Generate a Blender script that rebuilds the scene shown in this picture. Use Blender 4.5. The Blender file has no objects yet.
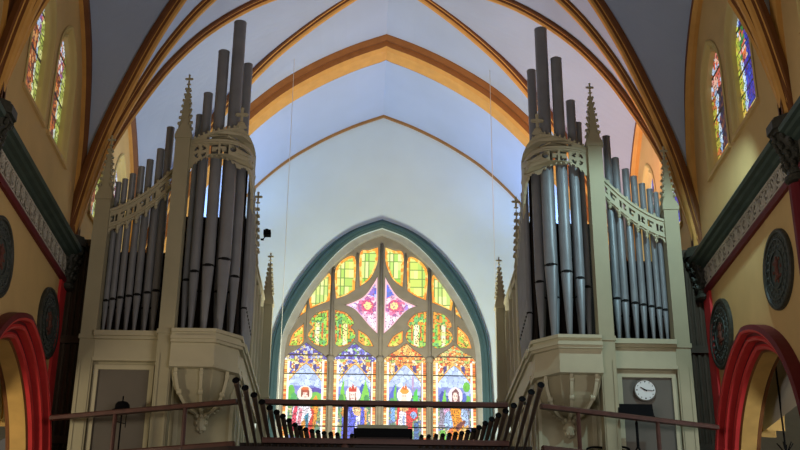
import bpy, bmesh, math, random
from mathutils import Vector, Matrix
C = bpy.context.scene.collection
sc = bpy.context.scene
R = math.radians
PI = math.pi

# ------------------------------------------------------------------ camera
F_PX = 1213.84
YAW, PITCH, ROLL = .027204, .405083, .0076306
cam_d = bpy.data.cameras.new('camera')
cam = bpy.data.objects.new('camera', cam_d)
C.objects.link(cam)
cam_d.sensor_width = 36
cam_d.lens = F_PX * 36 / 800
cam_d.clip_end = 200
_F = Vector((math.sin(YAW) * math.cos(PITCH), math.cos(YAW) * math.cos(PITCH), math.sin(PITCH)))
_R = Vector((math.cos(YAW), -math.sin(YAW), 0))
_U = _R.cross(_F)
_R2 = _R * math.cos(ROLL) + _U * math.sin(ROLL)
_U2 = _U * math.cos(ROLL) - _R * math.sin(ROLL)
m = Matrix((_R2, _U2, -_F)).transposed().to_4x4()
m.translation = Vector((-.3485, 0, 1.7))
cam.matrix_world = m
sc.camera = cam

# ------------------------------------------------------------------ light and exposure
sc.view_settings.view_transform = 'Standard'
sc.view_settings.look = 'None'
sc.view_settings.exposure = 0.0
sc.view_settings.gamma = 1.0
sc.view_settings.use_curve_mapping = False
w = bpy.data.worlds.new('world'); sc.world = w
w.use_nodes = True
w.node_tree.nodes['Background'].inputs[0].default_value = (.92, .78, .62, 1)
w.node_tree.nodes['Background'].inputs[1].default_value = .09

def light(kind, name, loc, target, power, col, size=.3, spot=60, blend=.4):
    d = bpy.data.lights.new(name, kind)
    d.energy = power; d.color = col
    if kind == 'AREA':
        d.shape = 'DISK'; d.size = size
    else:
        d.shadow_soft_size = size
    if kind == 'SPOT':
        d.spot_size = R(spot); d.spot_blend = blend
    o = bpy.data.objects.new(name, d); C.objects.link(o)
    o.location = loc
    if target is not None:
        o.rotation_euler = (Vector(target) - Vector(loc)).to_track_quat('-Z', 'Y').to_euler()
    return o
light('SPOT', 'nave_spot_right', (5.1, 16.8, 12.0), (3.9, 20.8, 8.2), 520, (.58, .90, 1.0), .04, 92, .5)
light('SPOT', 'nave_spot_left', (-1.5, 3.0, 9.0), (-3.9, 20.6, 10.8), 230, (1.0, .82, .56), .5, 30, .8)
light('SPOT', 'uplight_organ_right', (4.3, 23.2, 11.3), (3.6, 23.9, 17), 560, (1.0, .50, .46), .4, 130, .6)
light('SPOT', 'uplight_organ_left', (-4.3, 23.2, 11.3), (-3.6, 23.9, 17), 170, (.44, .54, 1.0), .4, 130, .6)
light('SPOT', 'uplight_chancel_right', (4.2, 29.2, 13.4), (4.2, 29.2, 17), 430, (.22, .42, 1.0), .3, 120, .9)
light('SPOT', 'uplight_chancel_left', (-4.2, 29.2, 13.4), (-4.2, 29.2, 17), 380, (.22, .42, 1.0), .3, 120, .9)
light('AREA', 'chancel_wash', (0, 25.5, 8.0), (0, 31, 13.8), 640, (1.0, 1.0, .86), 1.5)
light('AREA', 'nave_wash', (0, 12.0, 6.0), (0, 17.5, 18.0), 215, (1.0, .90, .88), 3.0)
light('POINT', 'aisle_lamp_right', (8.0, 17.2, 6.2), None, 230, (.90, .95, 1.0), .3)
light('POINT', 'aisle_lamp_left', (-8.0, 17.2, 6.2), None, 260, (1.0, .86, .66), .3)

# ------------------------------------------------------------------ materials
def lin(c):
    return tuple(((v / 255) / 12.92 if v <= 10.3 else (((v / 255) + .055) / 1.055) ** 2.4) for v in c)
MATS = {}
def mat(name, rgb, rough=.7, metal=0., noise=.12, scale=4., bump=.0, bscale=30., spec=.3):
    if name in MATS: return MATS[name]
    mt = bpy.data.materials.new(name); mt.use_nodes = True
    nt = mt.node_tree; b = nt.nodes['Principled BSDF']
    b.inputs['Roughness'].default_value = rough
    b.inputs['Metallic'].default_value = metal
    b.inputs['Specular IOR Level'].default_value = spec
    c = lin(rgb)
    tc = nt.nodes.new('ShaderNodeTexCoord')
    n = nt.nodes.new('ShaderNodeTexNoise'); n.inputs['Scale'].default_value = scale; n.inputs['Detail'].default_value = 5
    nt.links.new(tc.outputs['Object'], n.inputs['Vector'])
    r = nt.nodes.new('ShaderNodeValToRGB')
    r.color_ramp.elements[0].position = .3; r.color_ramp.elements[1].position = .7
    r.color_ramp.elements[0].color = (*[v * (1 - noise) for v in c], 1)
    r.color_ramp.elements[1].color = (*[min(1, v * (1 + noise)) for v in c], 1)
    nt.links.new(n.outputs['Fac'], r.inputs['Fac'])
    nt.links.new(r.outputs['Color'], b.inputs['Base Color'])
    if bump:
        n2 = nt.nodes.new('ShaderNodeTexNoise'); n2.inputs['Scale'].default_value = bscale
        nt.links.new(tc.outputs['Object'], n2.inputs['Vector'])
        bp = nt.nodes.new('ShaderNodeBump'); bp.inputs['Strength'].default_value = bump; bp.inputs['Distance'].default_value = .05
        nt.links.new(n2.outputs['Fac'], bp.inputs['Height'])
        nt.links.new(bp.outputs['Normal'], b.inputs['Normal'])
    MATS[name] = mt
    return mt
def glass_mat(name, strength):
    mt = bpy.data.materials.new(name); mt.use_nodes = True
    nt = mt.node_tree; b = nt.nodes['Principled BSDF']
    a = nt.nodes.new('ShaderNodeVertexColor'); a.layer_name = 'glass'
    b.inputs['Base Color'].default_value = (.03, .03, .03, 1)
    nt.links.new(a.outputs['Color'], b.inputs['Emission Color'])
    b.inputs['Emission Strength'].default_value = strength
    b.inputs['Roughness'].default_value = .4
    try: mt.cycles.emission_sampling = 'NONE'
    except Exception: pass
    return mt
M_WALL = mat('cream_plaster', (206, 174, 114), .85, noise=.06, scale=1.5, bump=.05)
M_REVEAL = mat('pale_reveal_plaster', (205, 185, 120), .85, noise=.05, scale=1.5)
M_BACK = mat('pale_green_plaster', (198, 212, 210), .9, noise=.04, scale=.8, bump=.04)
M_VAULT = mat('pale_blue_vault_plaster', (168, 183, 204), .9, noise=.05, scale=.6, bump=.04)
M_OCHRE = mat('ochre_rib_paint', (206, 154, 78), .6, noise=.08)
M_BROWN = mat('brown_rib_paint', (118, 74, 38), .6, noise=.1)
M_GOLD = mat('gold_soffit_paint', (204, 164, 92), .55, noise=.12, scale=3)
M_RED = mat('red_moulding_paint', (208, 58, 58), .45, noise=.08)
M_DKRED = mat('maroon_moulding_paint', (100, 24, 30), .5, noise=.08)
M_GREEN = mat('dark_green_cornice_paint', (62, 76, 66), .5, noise=.15)
M_BRONZE = mat('dark_capital_paint', (58, 58, 48), .5, noise=.3, scale=20)
M_FRZ = mat('grey_frieze_ground', (96, 94, 82), .8)
M_RELIEF = mat('pale_frieze_relief', (190, 184, 166), .75)
M_TEAL = mat('teal_arch_paint', (58, 84, 86), .55, noise=.08)
M_STONE = mat('window_stone', (134, 125, 107), .85, noise=.1)
M_CASE = mat('organ_case_paint', (172, 165, 134), .6, noise=.05, scale=2)
M_CASED = mat('organ_case_panel', (104, 98, 88), .6, noise=.06, scale=2)
M_TRIM = mat('organ_case_trim', (190, 183, 152), .55, noise=.04)
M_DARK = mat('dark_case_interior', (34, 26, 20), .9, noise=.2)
M_PIPE = mat('zinc_pipe_metal', (138, 141, 144), .42, .2, noise=.1, scale=3)
M_MOUTH = mat('pipe_mouth_shadow', (18, 18, 18), .8)
M_WOOD = mat('dark_red_rail_wood', (84, 54, 46), .4, noise=.2, scale=6)
M_DWOOD = mat('dark_chest_wood', (42, 30, 26), .5, noise=.2, scale=6)
M_TRUMP = mat('dull_trumpet_metal', (92, 78, 66), .5, .3, noise=.15)
M_BLACK = mat('black_metal', (11, 11, 13), .8, spec=.12)
M_GREYF = mat('grey_flute_paint', (80, 68, 54), .7)
M_WHITE = mat('white_dial', (230, 232, 228), .5, noise=.02)
M_FLOOR = mat('nave_floor_stone', (120, 108, 96), .5, noise=.15)
M_AISLE = mat('aisle_plaster', (214, 214, 200), .9, noise=.04)
M_CREDC = mat('rust_red_carving', (96, 56, 44), .6)
M_MED = mat('dark_grey_medallion', (70, 76, 70), .6, noise=.25, scale=14)
M_GLASS = glass_mat('stained_glass_great', 1.3)
M_GLASSC = glass_mat('stained_glass_clerestory', .95)

# ------------------------------------------------------------------ helpers
def link(name, me, mats, parent=None, smooth=False):
    o = bpy.data.objects.new(name, me); C.objects.link(o)
    if not isinstance(mats, (list, tuple)): mats = [mats]
    for q in mats: me.materials.append(q)
    if smooth:
        for p in me.polygons: p.use_smooth = True
    if parent is not None: o.parent = parent
    return o
def fin(name, bm, mats, parent=None, smooth=False):
    me = bpy.data.meshes.new(name)
    bmesh.ops.recalc_face_normals(bm, faces=bm.faces)
    bm.to_mesh(me); bm.free()
    if parent is not None:
        off = Vector(parent_world(parent))
        for v in me.vertices: v.co -= off
    return link(name, me, mats, parent, smooth)
def parent_world(p):
    v = Vector((0, 0, 0))
    while p is not None:
        v += p.location; p = p.parent
    return v
def struct(o):
    o['kind'] = 'structure'; return o
def tag(o, label, cat, group=None):
    o['label'] = label; o['category'] = cat
    if group: o['group'] = group
    return o
def empty(name, loc=(0, 0, 0)):
    o = bpy.data.objects.new(name, None); C.objects.link(o); o.location = loc; o.empty_display_size = .2
    return o
def box(bm, x0, x1, y0, y1, z0, z1, mi=0):
    x0, x1 = sorted((x0, x1)); y0, y1 = sorted((y0, y1)); z0, z1 = sorted((z0, z1))
    v = [bm.verts.new(p) for p in ((x0,y0,z0),(x1,y0,z0),(x1,y1,z0),(x0,y1,z0),(x0,y0,z1),(x1,y0,z1),(x1,y1,z1),(x0,y1,z1))]
    for f in ((0,3,2,1),(4,5,6,7),(0,1,5,4),(1,2,6,5),(2,3,7,6),(3,0,4,7)):
        bm.faces.new([v[i] for i in f]).material_index = mi
    return v
def prism(bm, pts, z0, z1, mi=0):
    a = [bm.verts.new((x, y, z0)) for x, y in pts]; b = [bm.verts.new((x, y, z1)) for x, y in pts]
    n = len(pts)
    bm.faces.new(a[::-1]).material_index = mi; bm.faces.new(b).material_index = mi
    for i in range(n):
        bm.faces.new((a[i], a[(i+1) % n], b[(i+1) % n], b[i])).material_index = mi
def loft(bm, rings, closed=True, caps=True, mi=0):
    vs = [[bm.verts.new(p) for p in r] for r in rings]
    n = len(rings[0])
    for a, b in zip(vs, vs[1:]):
        for i in range(n if closed else n - 1):
            try: bm.faces.new((a[i], a[(i+1) % n], b[(i+1) % n], b[i])).material_index = mi
            except ValueError: pass
    if caps and closed:
        bm.faces.new(vs[0][::-1]).material_index = mi; bm.faces.new(vs[-1]).material_index = mi
    return vs
def tube(bm, p0, p1, r0, r1=None, n=10, caps=True, mi=0):
    r1 = r0 if r1 is None else r1
    p0, p1 = Vector(p0), Vector(p1); d = (p1 - p0).normalized()
    u = d.orthogonal().normalized(); v = d.cross(u)
    rg = [[p + (u * math.cos(2*PI*i/n) + v * math.sin(2*PI*i/n)) * r for i in range(n)] for p, r in ((p0, r0), (p1, r1))]
    return loft(bm, rg, caps=caps, mi=mi)
def lathe(bm, prof, origin, axis=(0, 0, 1), n=16, mi=0, caps=True):
    o = Vector(origin); d = Vector(axis).normalized(); u = d.orthogonal().normalized(); v = d.cross(u)
    rg = [[o + d * h + (u * math.cos(2*PI*i/n) + v * math.sin(2*PI*i/n)) * max(r, 1e-4) for i in range(n)] for r, h in prof]
    return loft(bm, rg, caps=caps, mi=mi)
def ball(bm, c, r, sub=1, sc3=(1, 1, 1), mi=0):
    q = bmesh.ops.create_icosphere(bm, subdivisions=sub, radius=r)
    for v in q['verts']: v.co = Vector((v.co.x*sc3[0], v.co.y*sc3[1], v.co.z*sc3[2])) + Vector(c)
def crom(pts, n=6):
    if len(pts) < 3: return list(pts)
    P = [pts[0]] + list(pts) + [pts[-1]]; out = []
    for i in range(1, len(P) - 2):
        p0, p1, p2, p3 = P[i-1:i+3]
        for k in range(n):
            t = k / n
            out.append(tuple(.5 * (2*b + (c-a)*t + (2*a-5*b+4*c-d)*t*t + (-a+3*b-3*c+d)*t**3) for a, b, c, d in zip(p0, p1, p2, p3)))
    out.append(tuple(pts[-1]))
    return out
def poly_smooth(segs, n=5):
    out = []
    for s in segs:
        q = crom(s, n) if len(s) > 2 else list(s)
        for p in q:
            if not out or math.dist(out[-1], p) > .004: out.append(tuple(p))
    if math.dist(out[0], out[-1]) < .004: out.pop()
    return out
def plate_mesh(outline, holes, thick, mapping, bevel=0.):
    """2D plate with holes in a local (u, v) plane, w from 0..thick, mapped into the room."""
    cu = bpy.data.curves.new('tmp_curve', 'CURVE'); cu.dimensions = '2D'; cu.fill_mode = 'BOTH'
    cu.extrude = thick / 2 - bevel; cu.bevel_depth = bevel; cu.bevel_resolution = 0
    if bevel: cu.offset = -bevel
    for pl in [outline] + list(holes):
        s = cu.splines.new('POLY'); s.points.add(len(pl) - 1)
        for k, p in enumerate(pl): s.points[k].co = (p[0], p[1], 0, 1)
        s.use_cyclic_u = True
    ob = bpy.data.objects.new('tmp_curve', cu); C.objects.link(ob)
    dg = bpy.context.evaluated_depsgraph_get(); dg.update()
    me = bpy.data.meshes.new_from_object(ob.evaluated_get(dg))
    bpy.data.objects.remove(ob); bpy.data.curves.remove(cu)
    me.materials.clear()
    for v in me.vertices: v.co = Vector(mapping(v.co.x, v.co.y, v.co.z + thick / 2))
    for p in me.polygons: p.use_smooth = False
    return me
def plate(name, outline, holes, thick, mapping, mt, parent=None, bevel=0.):
    me = plate_mesh(outline, holes, thick, mapping, bevel)
    if parent is not None:
        off = parent_world(parent)
        for v in me.vertices: v.co -= off
    me.update()
    bm = bmesh.new(); bm.from_mesh(me); bmesh.ops.recalc_face_normals(bm, faces=bm.faces); bm.to_mesh(me); bm.free()
    return link(name, me, mt, parent)
def sweep(bm, path, side, prof, mats_idx=None, closed_prof=False):
    """profile (a, b): a along 'side', b along the in-plane normal side x tangent."""
    side = Vector(side).normalized(); P = [Vector(p) for p in path]; rings = []
    for i, p in enumerate(P):
        t = (P[min(i+1, len(P)-1)] - P[max(i-1, 0)]).normalized()
        nrm = side.cross(t).normalized()
        rings.append([p + side * a + nrm * b for a, b in prof])
    vs = [[bm.verts.new(p) for p in r] for r in rings]
    n = len(prof)
    for a, b in zip(vs, vs[1:]):
        for i in range(n if closed_prof else n - 1):
            f = bm.faces.new((a[i], a[(i+1) % n], b[(i+1) % n], b[i]))
            if mats_idx: f.material_index = mats_idx[i % len(mats_idx)]
    return vs

# ------------------------------------------------------------------ the vault's curves
G = [(0, 10.4), (.1, 11.0), (.3, 11.9), (.55, 12.7), (.9, 13.55), (1.4, 14.6), (2.1, 15.68), (3.1, 16.75), (4.1, 17.48), (5.1, 18.03), (6, 18.4)]
WR = [(0, 10.4), (.03, 12.1), (.08, 12.85), (.19, 13.7), (.35, 14.35), (.58, 14.95), (.8, 15.3), (1, 15.45)]
def interp(T, x):
    x = max(T[0][0], min(T[-1][0], x))
    for i in range(len(T) - 1):
        if x <= T[i+1][0]:
            x0, y0 = T[i]; x1, y1 = T[i+1]; h = x1 - x0; t = (x - x0) / h
            def sl(k):
                a, b = max(k-1, 0), min(k+1, len(T)-1)
                return (T[b][1] - T[a][1]) / (T[b][0] - T[a][0])
            m0, m1 = sl(i) * h, sl(i+1) * h
            return (2*t**3-3*t*t+1)*y0 + (t**3-2*t*t+t)*m0 + (-2*t**3+3*t*t)*y1 + (t**3-t*t)*m1
def g(h): return interp(G, h)
def wr(t): return interp(WR, t)
UP = .03      # web sits above the rib soffits
PIERS = [6.8, 11.4, 16.05, 21.35, 26.8]
HW = 6.0

bm = bmesh.new()
for y0, y1 in zip(PIERS[1:], PIERS[2:]):
    mid = (y0 + y1) / 2; hh = (y1 - y0) / 2
    for s in (-1, 1):
        N = 28
        hs = [6 * (k / N) ** 1.6 for k in range(N + 1)]
        rows = []; rows2 = []
        for h in hs:                                   # main cell
            a, b = y0 + h / 6 * hh, y1 - h / 6 * hh
            rows.append([(s * (HW - h), y0 + (a - y0) * k / 6, g(h) + UP) for k in range(7)])
            rows2.append([(s * (HW - h), y1 + (b - y1) * k / 6, g(h) + UP) for k in range(7)])
        loft(bm, rows, closed=False, caps=False); loft(bm, rows2, closed=False, caps=False)
        for yp, d in ((y0, 1), (y1, -1)):               # side cells
            rows = []
            for h in hs:
                t = h / 6; y = yp + d * t * hh
                zd = g(h) + UP; zw = wr(t) + .05
                rows.append([(s * (HW - h * k / 8), y, zw + (zd - zw) * k / 8 + .12 * math.sin(PI * k / 8) * min(1, h / 2)) for k in range(9)])
            loft(bm, rows, closed=False, caps=False)
# chancel vault
rows = []
for k in range(61):
    x = -6 + 12 * k / 60
    z = g(6 - abs(x)) + .02
    rows.append([(x, 26.8, z), (x, 29, z), (x, 31.2, z)])
loft(bm, rows, closed=False, caps=False)
bmesh.ops.remove_doubles(bm, verts=bm.verts, dist=.002)
struct(fin('ceiling', bm, M_VAULT, smooth=False))

RIBP = [(-.14, .12), (-.14, .0), (-.115, -.03), (-.085, -.03), (-.065, -.08), (-.03, -.12), (.03, -.12), (.065, -.08), (.085, -.03), (.115, -.03), (.14, .0), (.14, .12)]
RIBM = [0, 0, 1, 0, 1, 1, 1, 0, 1, 0, 0]
def arcpath(fn, n=40, pw=1.5):
    return [fn((k / n) ** pw) for k in range(n + 1)]
tn = 0
def trim(bm, mats):
    global tn
    tn += 1
    return struct(fin('trim_%d' % tn, bm, mats))
for yp in PIERS[1:4]:                                   # transverse ribs
    bm = bmesh.new()
    half = arcpath(lambda t: Vector((-HW + 6 * t, yp, g(6 * t))), 44, 1.7)
    sweep(bm, half, (0, -1, 0), RIBP, RIBM)
    sweep(bm, [Vector((-p.x, p.y, p.z)) for p in half][::-1], (0, -1, 0), RIBP, RIBM)
    trim(bm, [M_BROWN, M_OCHRE])
for y0, y1 in zip(PIERS[1:], PIERS[2:]):                # diagonal ribs and wall ribs
    mid = (y0 + y1) / 2; hh = (y1 - y0) / 2
    for s in (-1, 1):
        for yp, d in ((y0, 1), (y1, -1)):
            bm = bmesh.new()
            half = arcpath(lambda t: Vector((s * (HW - 6 * t), yp + d * hh * t, g(6 * t) + .01)), 44, 1.7)
            sd = Vector((hh * d, s * 6, 0)).normalized()
            if sd.cross(half[30] - half[20]).z > 0: sd = -sd
            sweep(bm, half, -sd, [(a * .95, b * .95) for a, b in RIBP], RIBM)
            trim(bm, [M_BROWN, M_OCHRE])
        bm = bmesh.new()
        pts = [Vector((s * (HW - .04), y0 + hh * t, wr(t))) for t in [(k / 30) ** 1.6 for k in range(31)]]
        pts += [Vector((p.x, 2 * mid - p.y, p.z)) for p in pts[::-1][1:]]
        pr = [(-.12, .10), (-.12, -.04), (-.04, -.10), (.04, -.10), (.12, -.04), (.12, .10)]
        sweep(bm, pts, (1, 0, 0), pr, [0, 1, 1, 0, 0])
        trim(bm, [M_BROWN, M_OCHRE])
# broad transverse arch at the end of the organ bay
bm = bmesh.new()
half = arcpath(lambda t: Vector((-HW + 6 * t, 26.8, g(6 * t))), 44, 1.7)
full = half + [Vector((-p.x, p.y, p.z)) for p in half[::-1][1:]]
def inset(path, d):
    out = []
    for i, p in enumerate(path):
        t = (path[min(i+1, len(path)-1)] - path[max(i-1, 0)]).normalized()
        nrm = Vector((0, -1, 0)).cross(t)
        if nrm.z > 0: nrm = -nrm
        if i == len(path) // 2: nrm = Vector((0, 0, -1)); 
        out.append(p + nrm * d)
    return out
in1, in2, in3 = inset(full, .12), inset(full, .24), inset(full, .30)
def dy(path, y): return [Vector((p.x, y, p.z)) for p in path]
rows = [dy(inset(full, -.2), 26.62), dy(full, 26.62), dy(in1, 26.66), dy(in1, 26.74), dy(in2, 26.76), dy(in3, 26.86), dy(in3, 27.34), dy(in2, 27.38), dy(in2, 27.46), dy(inset(full, -.1), 27.46)]
ml = [2, 2, 0, 2, 1, 1, 0, 0, 0]
for a, b, k in zip(rows, rows[1:], ml):
    loft(bm, [a, b], closed=False, caps=False, mi=k)
for q in (-1, 1): box(bm, q * 5.55, q * 6.0, 26.64, 27.44, 0, 10.9, 1)
trim(bm, [M_BROWN, M_OCHRE, mat('orange_arch_paint', (160, 104, 52), .6)])
# thin line where the chancel vault meets the back wall
bm = bmesh.new()
sweep(bm, [Vector((p.x, 30.98, p.z - .03)) for p in full], (0, -1, 0), [(-.02, .06), (-.02, -.02), (.05, -.02), (.05, .06)], [0])
trim(bm, [mat('brown_gold_line', (150, 108, 58), .6)])

# ------------------------------------------------------------------ side walls with clerestory windows and arcade arches
def pointed(cx, hwid, zs, rise_c, n=14):
    """outline of a pointed arch above zs (left to right)"""
    r = hwid + rise_c
    out = []
    ea = math.acos(rise_c / r)
    for k in range(n + 1):
        a = ea * k / n
        out.append((cx + rise_c - r * math.cos(a), zs + r * math.sin(a)))
    right = [(2 * cx - x, z) for x, z in out[::-1][1:]]
    return out + right
def bay_windows(y0, y1):
    if 16 < y0 < 17: return [18.02, 19.66]
    c = (y0 + y1) / 2; d = .82 * (y1 - y0) / 4.85
    return [c - d, c + d]
def arcade(y0, y1): return ((y0 + y1) / 2, (y1 - y0) / 2 - .12) if not 16 < y0 < 17 else (18.90, 2.33)
NW = 1
rnd = random.Random(5)
def glass_sheet(name, inside, col, u0, u1, v0, v1, step, mapping, mt, parent):
    nu = int((u1 - u0) / step) + 1; nv = int((v1 - v0) / step) + 1
    verts, faces, cols, idx = [], [], [], {}
    for j in range(nv):
        for i in range(nu):
            u, v = u0 + (i + .5) * step, v0 + (j + .5) * step
            if not inside(u, v): continue
            f = []
            for a, b in ((i, j), (i+1, j), (i+1, j+1), (i, j+1)):
                if (a, b) not in idx:
                    idx[(a, b)] = len(verts); verts.append(mapping(u0 + a * step, v0 + b * step))
                f.append(idx[(a, b)])
            faces.append(f); cols.append(lin(col(u, v)))
    me = bpy.data.meshes.new(name)
    off = parent_world(parent)
    me.from_pydata([Vector(v) - off for v in verts], [], faces)
    ca = me.color_attributes.new('glass', 'FLOAT_COLOR', 'CORNER')
    flat = []
    for c in cols: flat += [c[0], c[1], c[2], 1] * 4
    ca.data.foreach_set('color', flat)
    return link(name, me, mt, parent)
def inpoly(poly):
    xs = [p[0] for p in poly]; ys = [p[1] for p in poly]
    bx = (min(xs), max(xs), min(ys), max(ys)); n = len(poly)
    def f(x, y, pad=0):
        if x < bx[0] - pad or x > bx[1] + pad or y < bx[2] - pad or y > bx[3] + pad: return False
        c = False; j = n - 1
        for i in range(n):
            xi, yi = poly[i]; xj, yj = poly[j]
            if (yi > y) != (yj > y) and x < (xj - xi) * (y - yi) / (yj - yi) + xi: c = not c
            j = i
        return c
    return f
def pdist(poly, x, y):
    best = 9
    for i in range(len(poly)):
        (ax, ay), (bx, by) = poly[i-1], poly[i]
        dx, dy_ = bx - ax, by - ay; L = dx*dx + dy_*dy_ or 1e-9
        t = max(0, min(1, ((x-ax)*dx + (y-ay)*dy_) / L))
        best = min(best, math.hypot(x - ax - t*dx, y - ay - t*dy_))
    return best
class Mosaic:
    """irregular glass cells: every cell takes one colour of the design, dark leads between"""
    def __init__(s, u0, u1, v0, v1, cell, seed):
        s.r = random.Random(seed); s.c = cell; s.o = (u0, v0)
        s.pts = {}
    def cellpt(s, i, j):
        if (i, j) not in s.pts:
            s.pts[(i, j)] = (s.o[0] + (i + s.r.uniform(.1, .9)) * s.c, s.o[1] + (j + s.r.uniform(.1, .9)) * s.c * 1.15, s.r.random(), s.r.uniform(.86, 1.1))
        return s.pts[(i, j)]
    def near(s, u, v):
        i, j = int((u - s.o[0]) // s.c), int((v - s.o[1]) // (s.c * 1.15))
        L = sorted((math.hypot(u - p[0], v - p[1]), p) for p in (s.cellpt(a, b) for a in (i-1, i, i+1) for b in (j-1, j, j+1)))
        return L[0][1], L[1][0] - L[0][0]
def clamp(c): return tuple(max(0, min(255, v)) for v in c)

CL_H = {-1: 1, 1: 1}
def clere_glass_col(kind, cy, z0):
    ms = Mosaic(cy - 1, cy + 1, z0, z0 + 4, .085, int(cy * 100) + kind)
    def col(y, z):
        p, e = ms.near(y, z)
        if e < .008: return (30, 26, 24)
        u = (p[0] - cy) / .5; k = p[2]; zz = z - z0
        if abs((zz % .42) - .21) < .02: return (25, 22, 20)
        if kind == 0:      # left: orange brown near half, yellow green far half
            if u < .42: base = [(150, 70, 30), (190, 110, 50), (110, 60, 50), (210, 150, 90)][int(k * 4)]
            elif u < .55: base = [(190, 200, 190), (220, 230, 200), (150, 170, 190)][int(k * 3)]
            else: base = [(180, 190, 90), (160, 176, 84), (215, 218, 140), (140, 152, 70)][int(k * 4)]
            if zz > 1.5 and u < .6: base = [(170, 190, 220), (200, 120, 90), (230, 230, 225), (150, 90, 150)][int(k * 4)]
        elif kind == 1:    # right: near half blue
            if u < .35: base = [(40, 50, 170), (60, 60, 190), (90, 60, 160), (50, 80, 200)][int(k * 4)]
            elif u < .62: base = [(200, 225, 250), (170, 205, 245), (220, 235, 250)][int(k * 3)]
            else: base = [(190, 200, 70), (215, 190, 80), (150, 170, 70)][int(k * 3)]
            if 1.2 < zz < 1.9 and abs(u - .3) < .3: base = [(60, 150, 70), (200, 90, 90), (220, 120, 60), (230, 200, 190)][int(k * 4)]
        else:              # right, second: darker figure, pale blue strip
            if u < .3: base = [(70, 40, 60), (50, 45, 90), (120, 70, 50), (40, 40, 60)][int(k * 4)]
            elif u < .58: base = [(180, 210, 240), (210, 228, 245), (150, 190, 230)][int(k * 3)]
            else: base = [(200, 190, 70), (170, 170, 60), (210, 120, 60)][int(k * 3)]
            if zz > 1.5: base = [(210, 120, 110), (230, 180, 160), (220, 90, 60), (190, 210, 240)][int(k * 4)]
        if zz < .28: base = [(220, 170, 70), (230, 210, 120), (200, 120, 70)][int(k * 3)]
        return clamp([c * p[3] for c in base])
    return col
for s, side in ((-1, 'left'), (1, 'right')):
    holes = []; wins = []
    for y0, y1 in zip(PIERS, PIERS[1:]):
        for wy in bay_windows(y0, y1):
            if y0 < 10: continue
            z0 = 11.49
            holes.append([(wy + .66, z0), (wy - .66, z0)] + pointed(wy, .66, 13.0, .45)); wins.append((wy, y0))
        cy, hw = arcade(y0, y1)
        if y0 < 21: holes.append([(cy + hw - .17, -.0), (cy - hw + .17, -.0)] + pointed(cy, hw - .17, 5.36, .35))
    holes = [h for h in holes]
    ol = [(6.8, -.05), (31.2, -.05), (31.2, 18.5), (6.8, 18.5)]
    hs2 = []
    for h in holes:
        if h[0][1] < .1: h = [(h[0][0], .02), (h[1][0], .02)] + h[2:]
        hs2.append(h)
    wall = plate('wall_' + side, ol, hs2, .46, lambda u, v, t: (s * (HW + t), u, v), M_WALL)
    struct(wall)
    for (wy, y0) in wins:
        NW += 1
        we = struct(empty('window_%d' % NW, (s * HW, wy, 11.49)))
        def ring_(e, zs, x):
            return [Vector((s * x, wy - e, zs))] + [Vector((s * x, y, z)) for y, z in pointed(wy, e, 13.0, .45 * e / .66)] + [Vector((s * x, wy + e, zs))]
        bm = bmesh.new()
        rr = [ring_(.70, 11.42, 5.985), ring_(.67, 11.45, 5.965), ring_(.635, 11.5, 5.985), ring_(.60, 11.53, 6.05), ring_(.565, 11.56, 6.03), ring_(.54, 11.58, 6.06), ring_(.52, 11.6, 6.13), ring_(.50, 11.6, 6.18)]
        for a, b in zip(rr, rr[1:]): loft(bm, [a, b], closed=False, caps=False)
        fin('window_reveal', bm, M_REVEAL, we)
        bm = bmesh.new()
        loft(bm, [[(s*(HW-.05), wy + a, 11.43), (s*(HW-.05), wy + a, 11.50), (s*(HW+.15), wy + a, 11.62), (s*(HW+.15), wy + a, 11.43)] for a in (-.72, .72)])
        fin('window_sill', bm, M_WALL, we)
        ip = inpoly([(wy + .53, 11.55), (wy - .53, 11.55)] + pointed(wy, .53, 13.0, .36))
        kind = 0 if s < 0 else (1 if wy < (y0 + 2.6) else 2)
        if y0 > 20 and s > 0: kind = 1
        glass_sheet('stained_glass', ip, clere_glass_col(kind, wy, 11.55), wy - .54, wy + .54, 11.55, 14.1, .027, lambda u, v: (s * (HW + .14), u, v), M_GLASSC, we)

# arcade mouldings: stepped red arch, gold soffit, for the bays in view
for s in (-1, 1):
    for y0, y1 in zip(PIERS[1:3], PIERS[2:4]):
        cy, hw = arcade(y0, y1)
        root = None
        def apath(off, x):
            pts = pointed(cy, hw + off, 5.36, .35, 24)
            return [Vector((x, cy - hw - off, 0.0))] + [Vector((x, y, z)) for y, z in pts] + [Vector((x, cy + hw + off, 0.0))]
        def band(offs_x, mts, mlist):
            bm = bmesh.new()
            rows = [apath(o_, s * x_) for o_, x_ in offs_x]
            for a, b, k in zip(rows, rows[1:], mlist): loft(bm, [a, b], closed=False, caps=False, mi=k)
            return trim(bm, mts)
        band([(.06, 6.0), (.06, 5.80), (-.02, 5.78), (-.06, 5.80), (-.07, 5.90), (-.12, 5.90), (-.15, 5.88), (-.19, 5.90), (-.20, 6.02), (-.25, 6.02), (-.28, 6.0), (-.33, 6.03), (-.34, 6.14)],
             [M_DKRED, M_RED], [0, 0, 1, 1, 0, 1, 1, 1, 0, 1, 1, 1])
        band([(-.34, 6.10), (-.37, 6.13), (-.37, 6.40), (-.34, 6.43), (-.34, 6.48)], [M_GOLD, M_BROWN], [1, 0, 1, 1])
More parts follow.
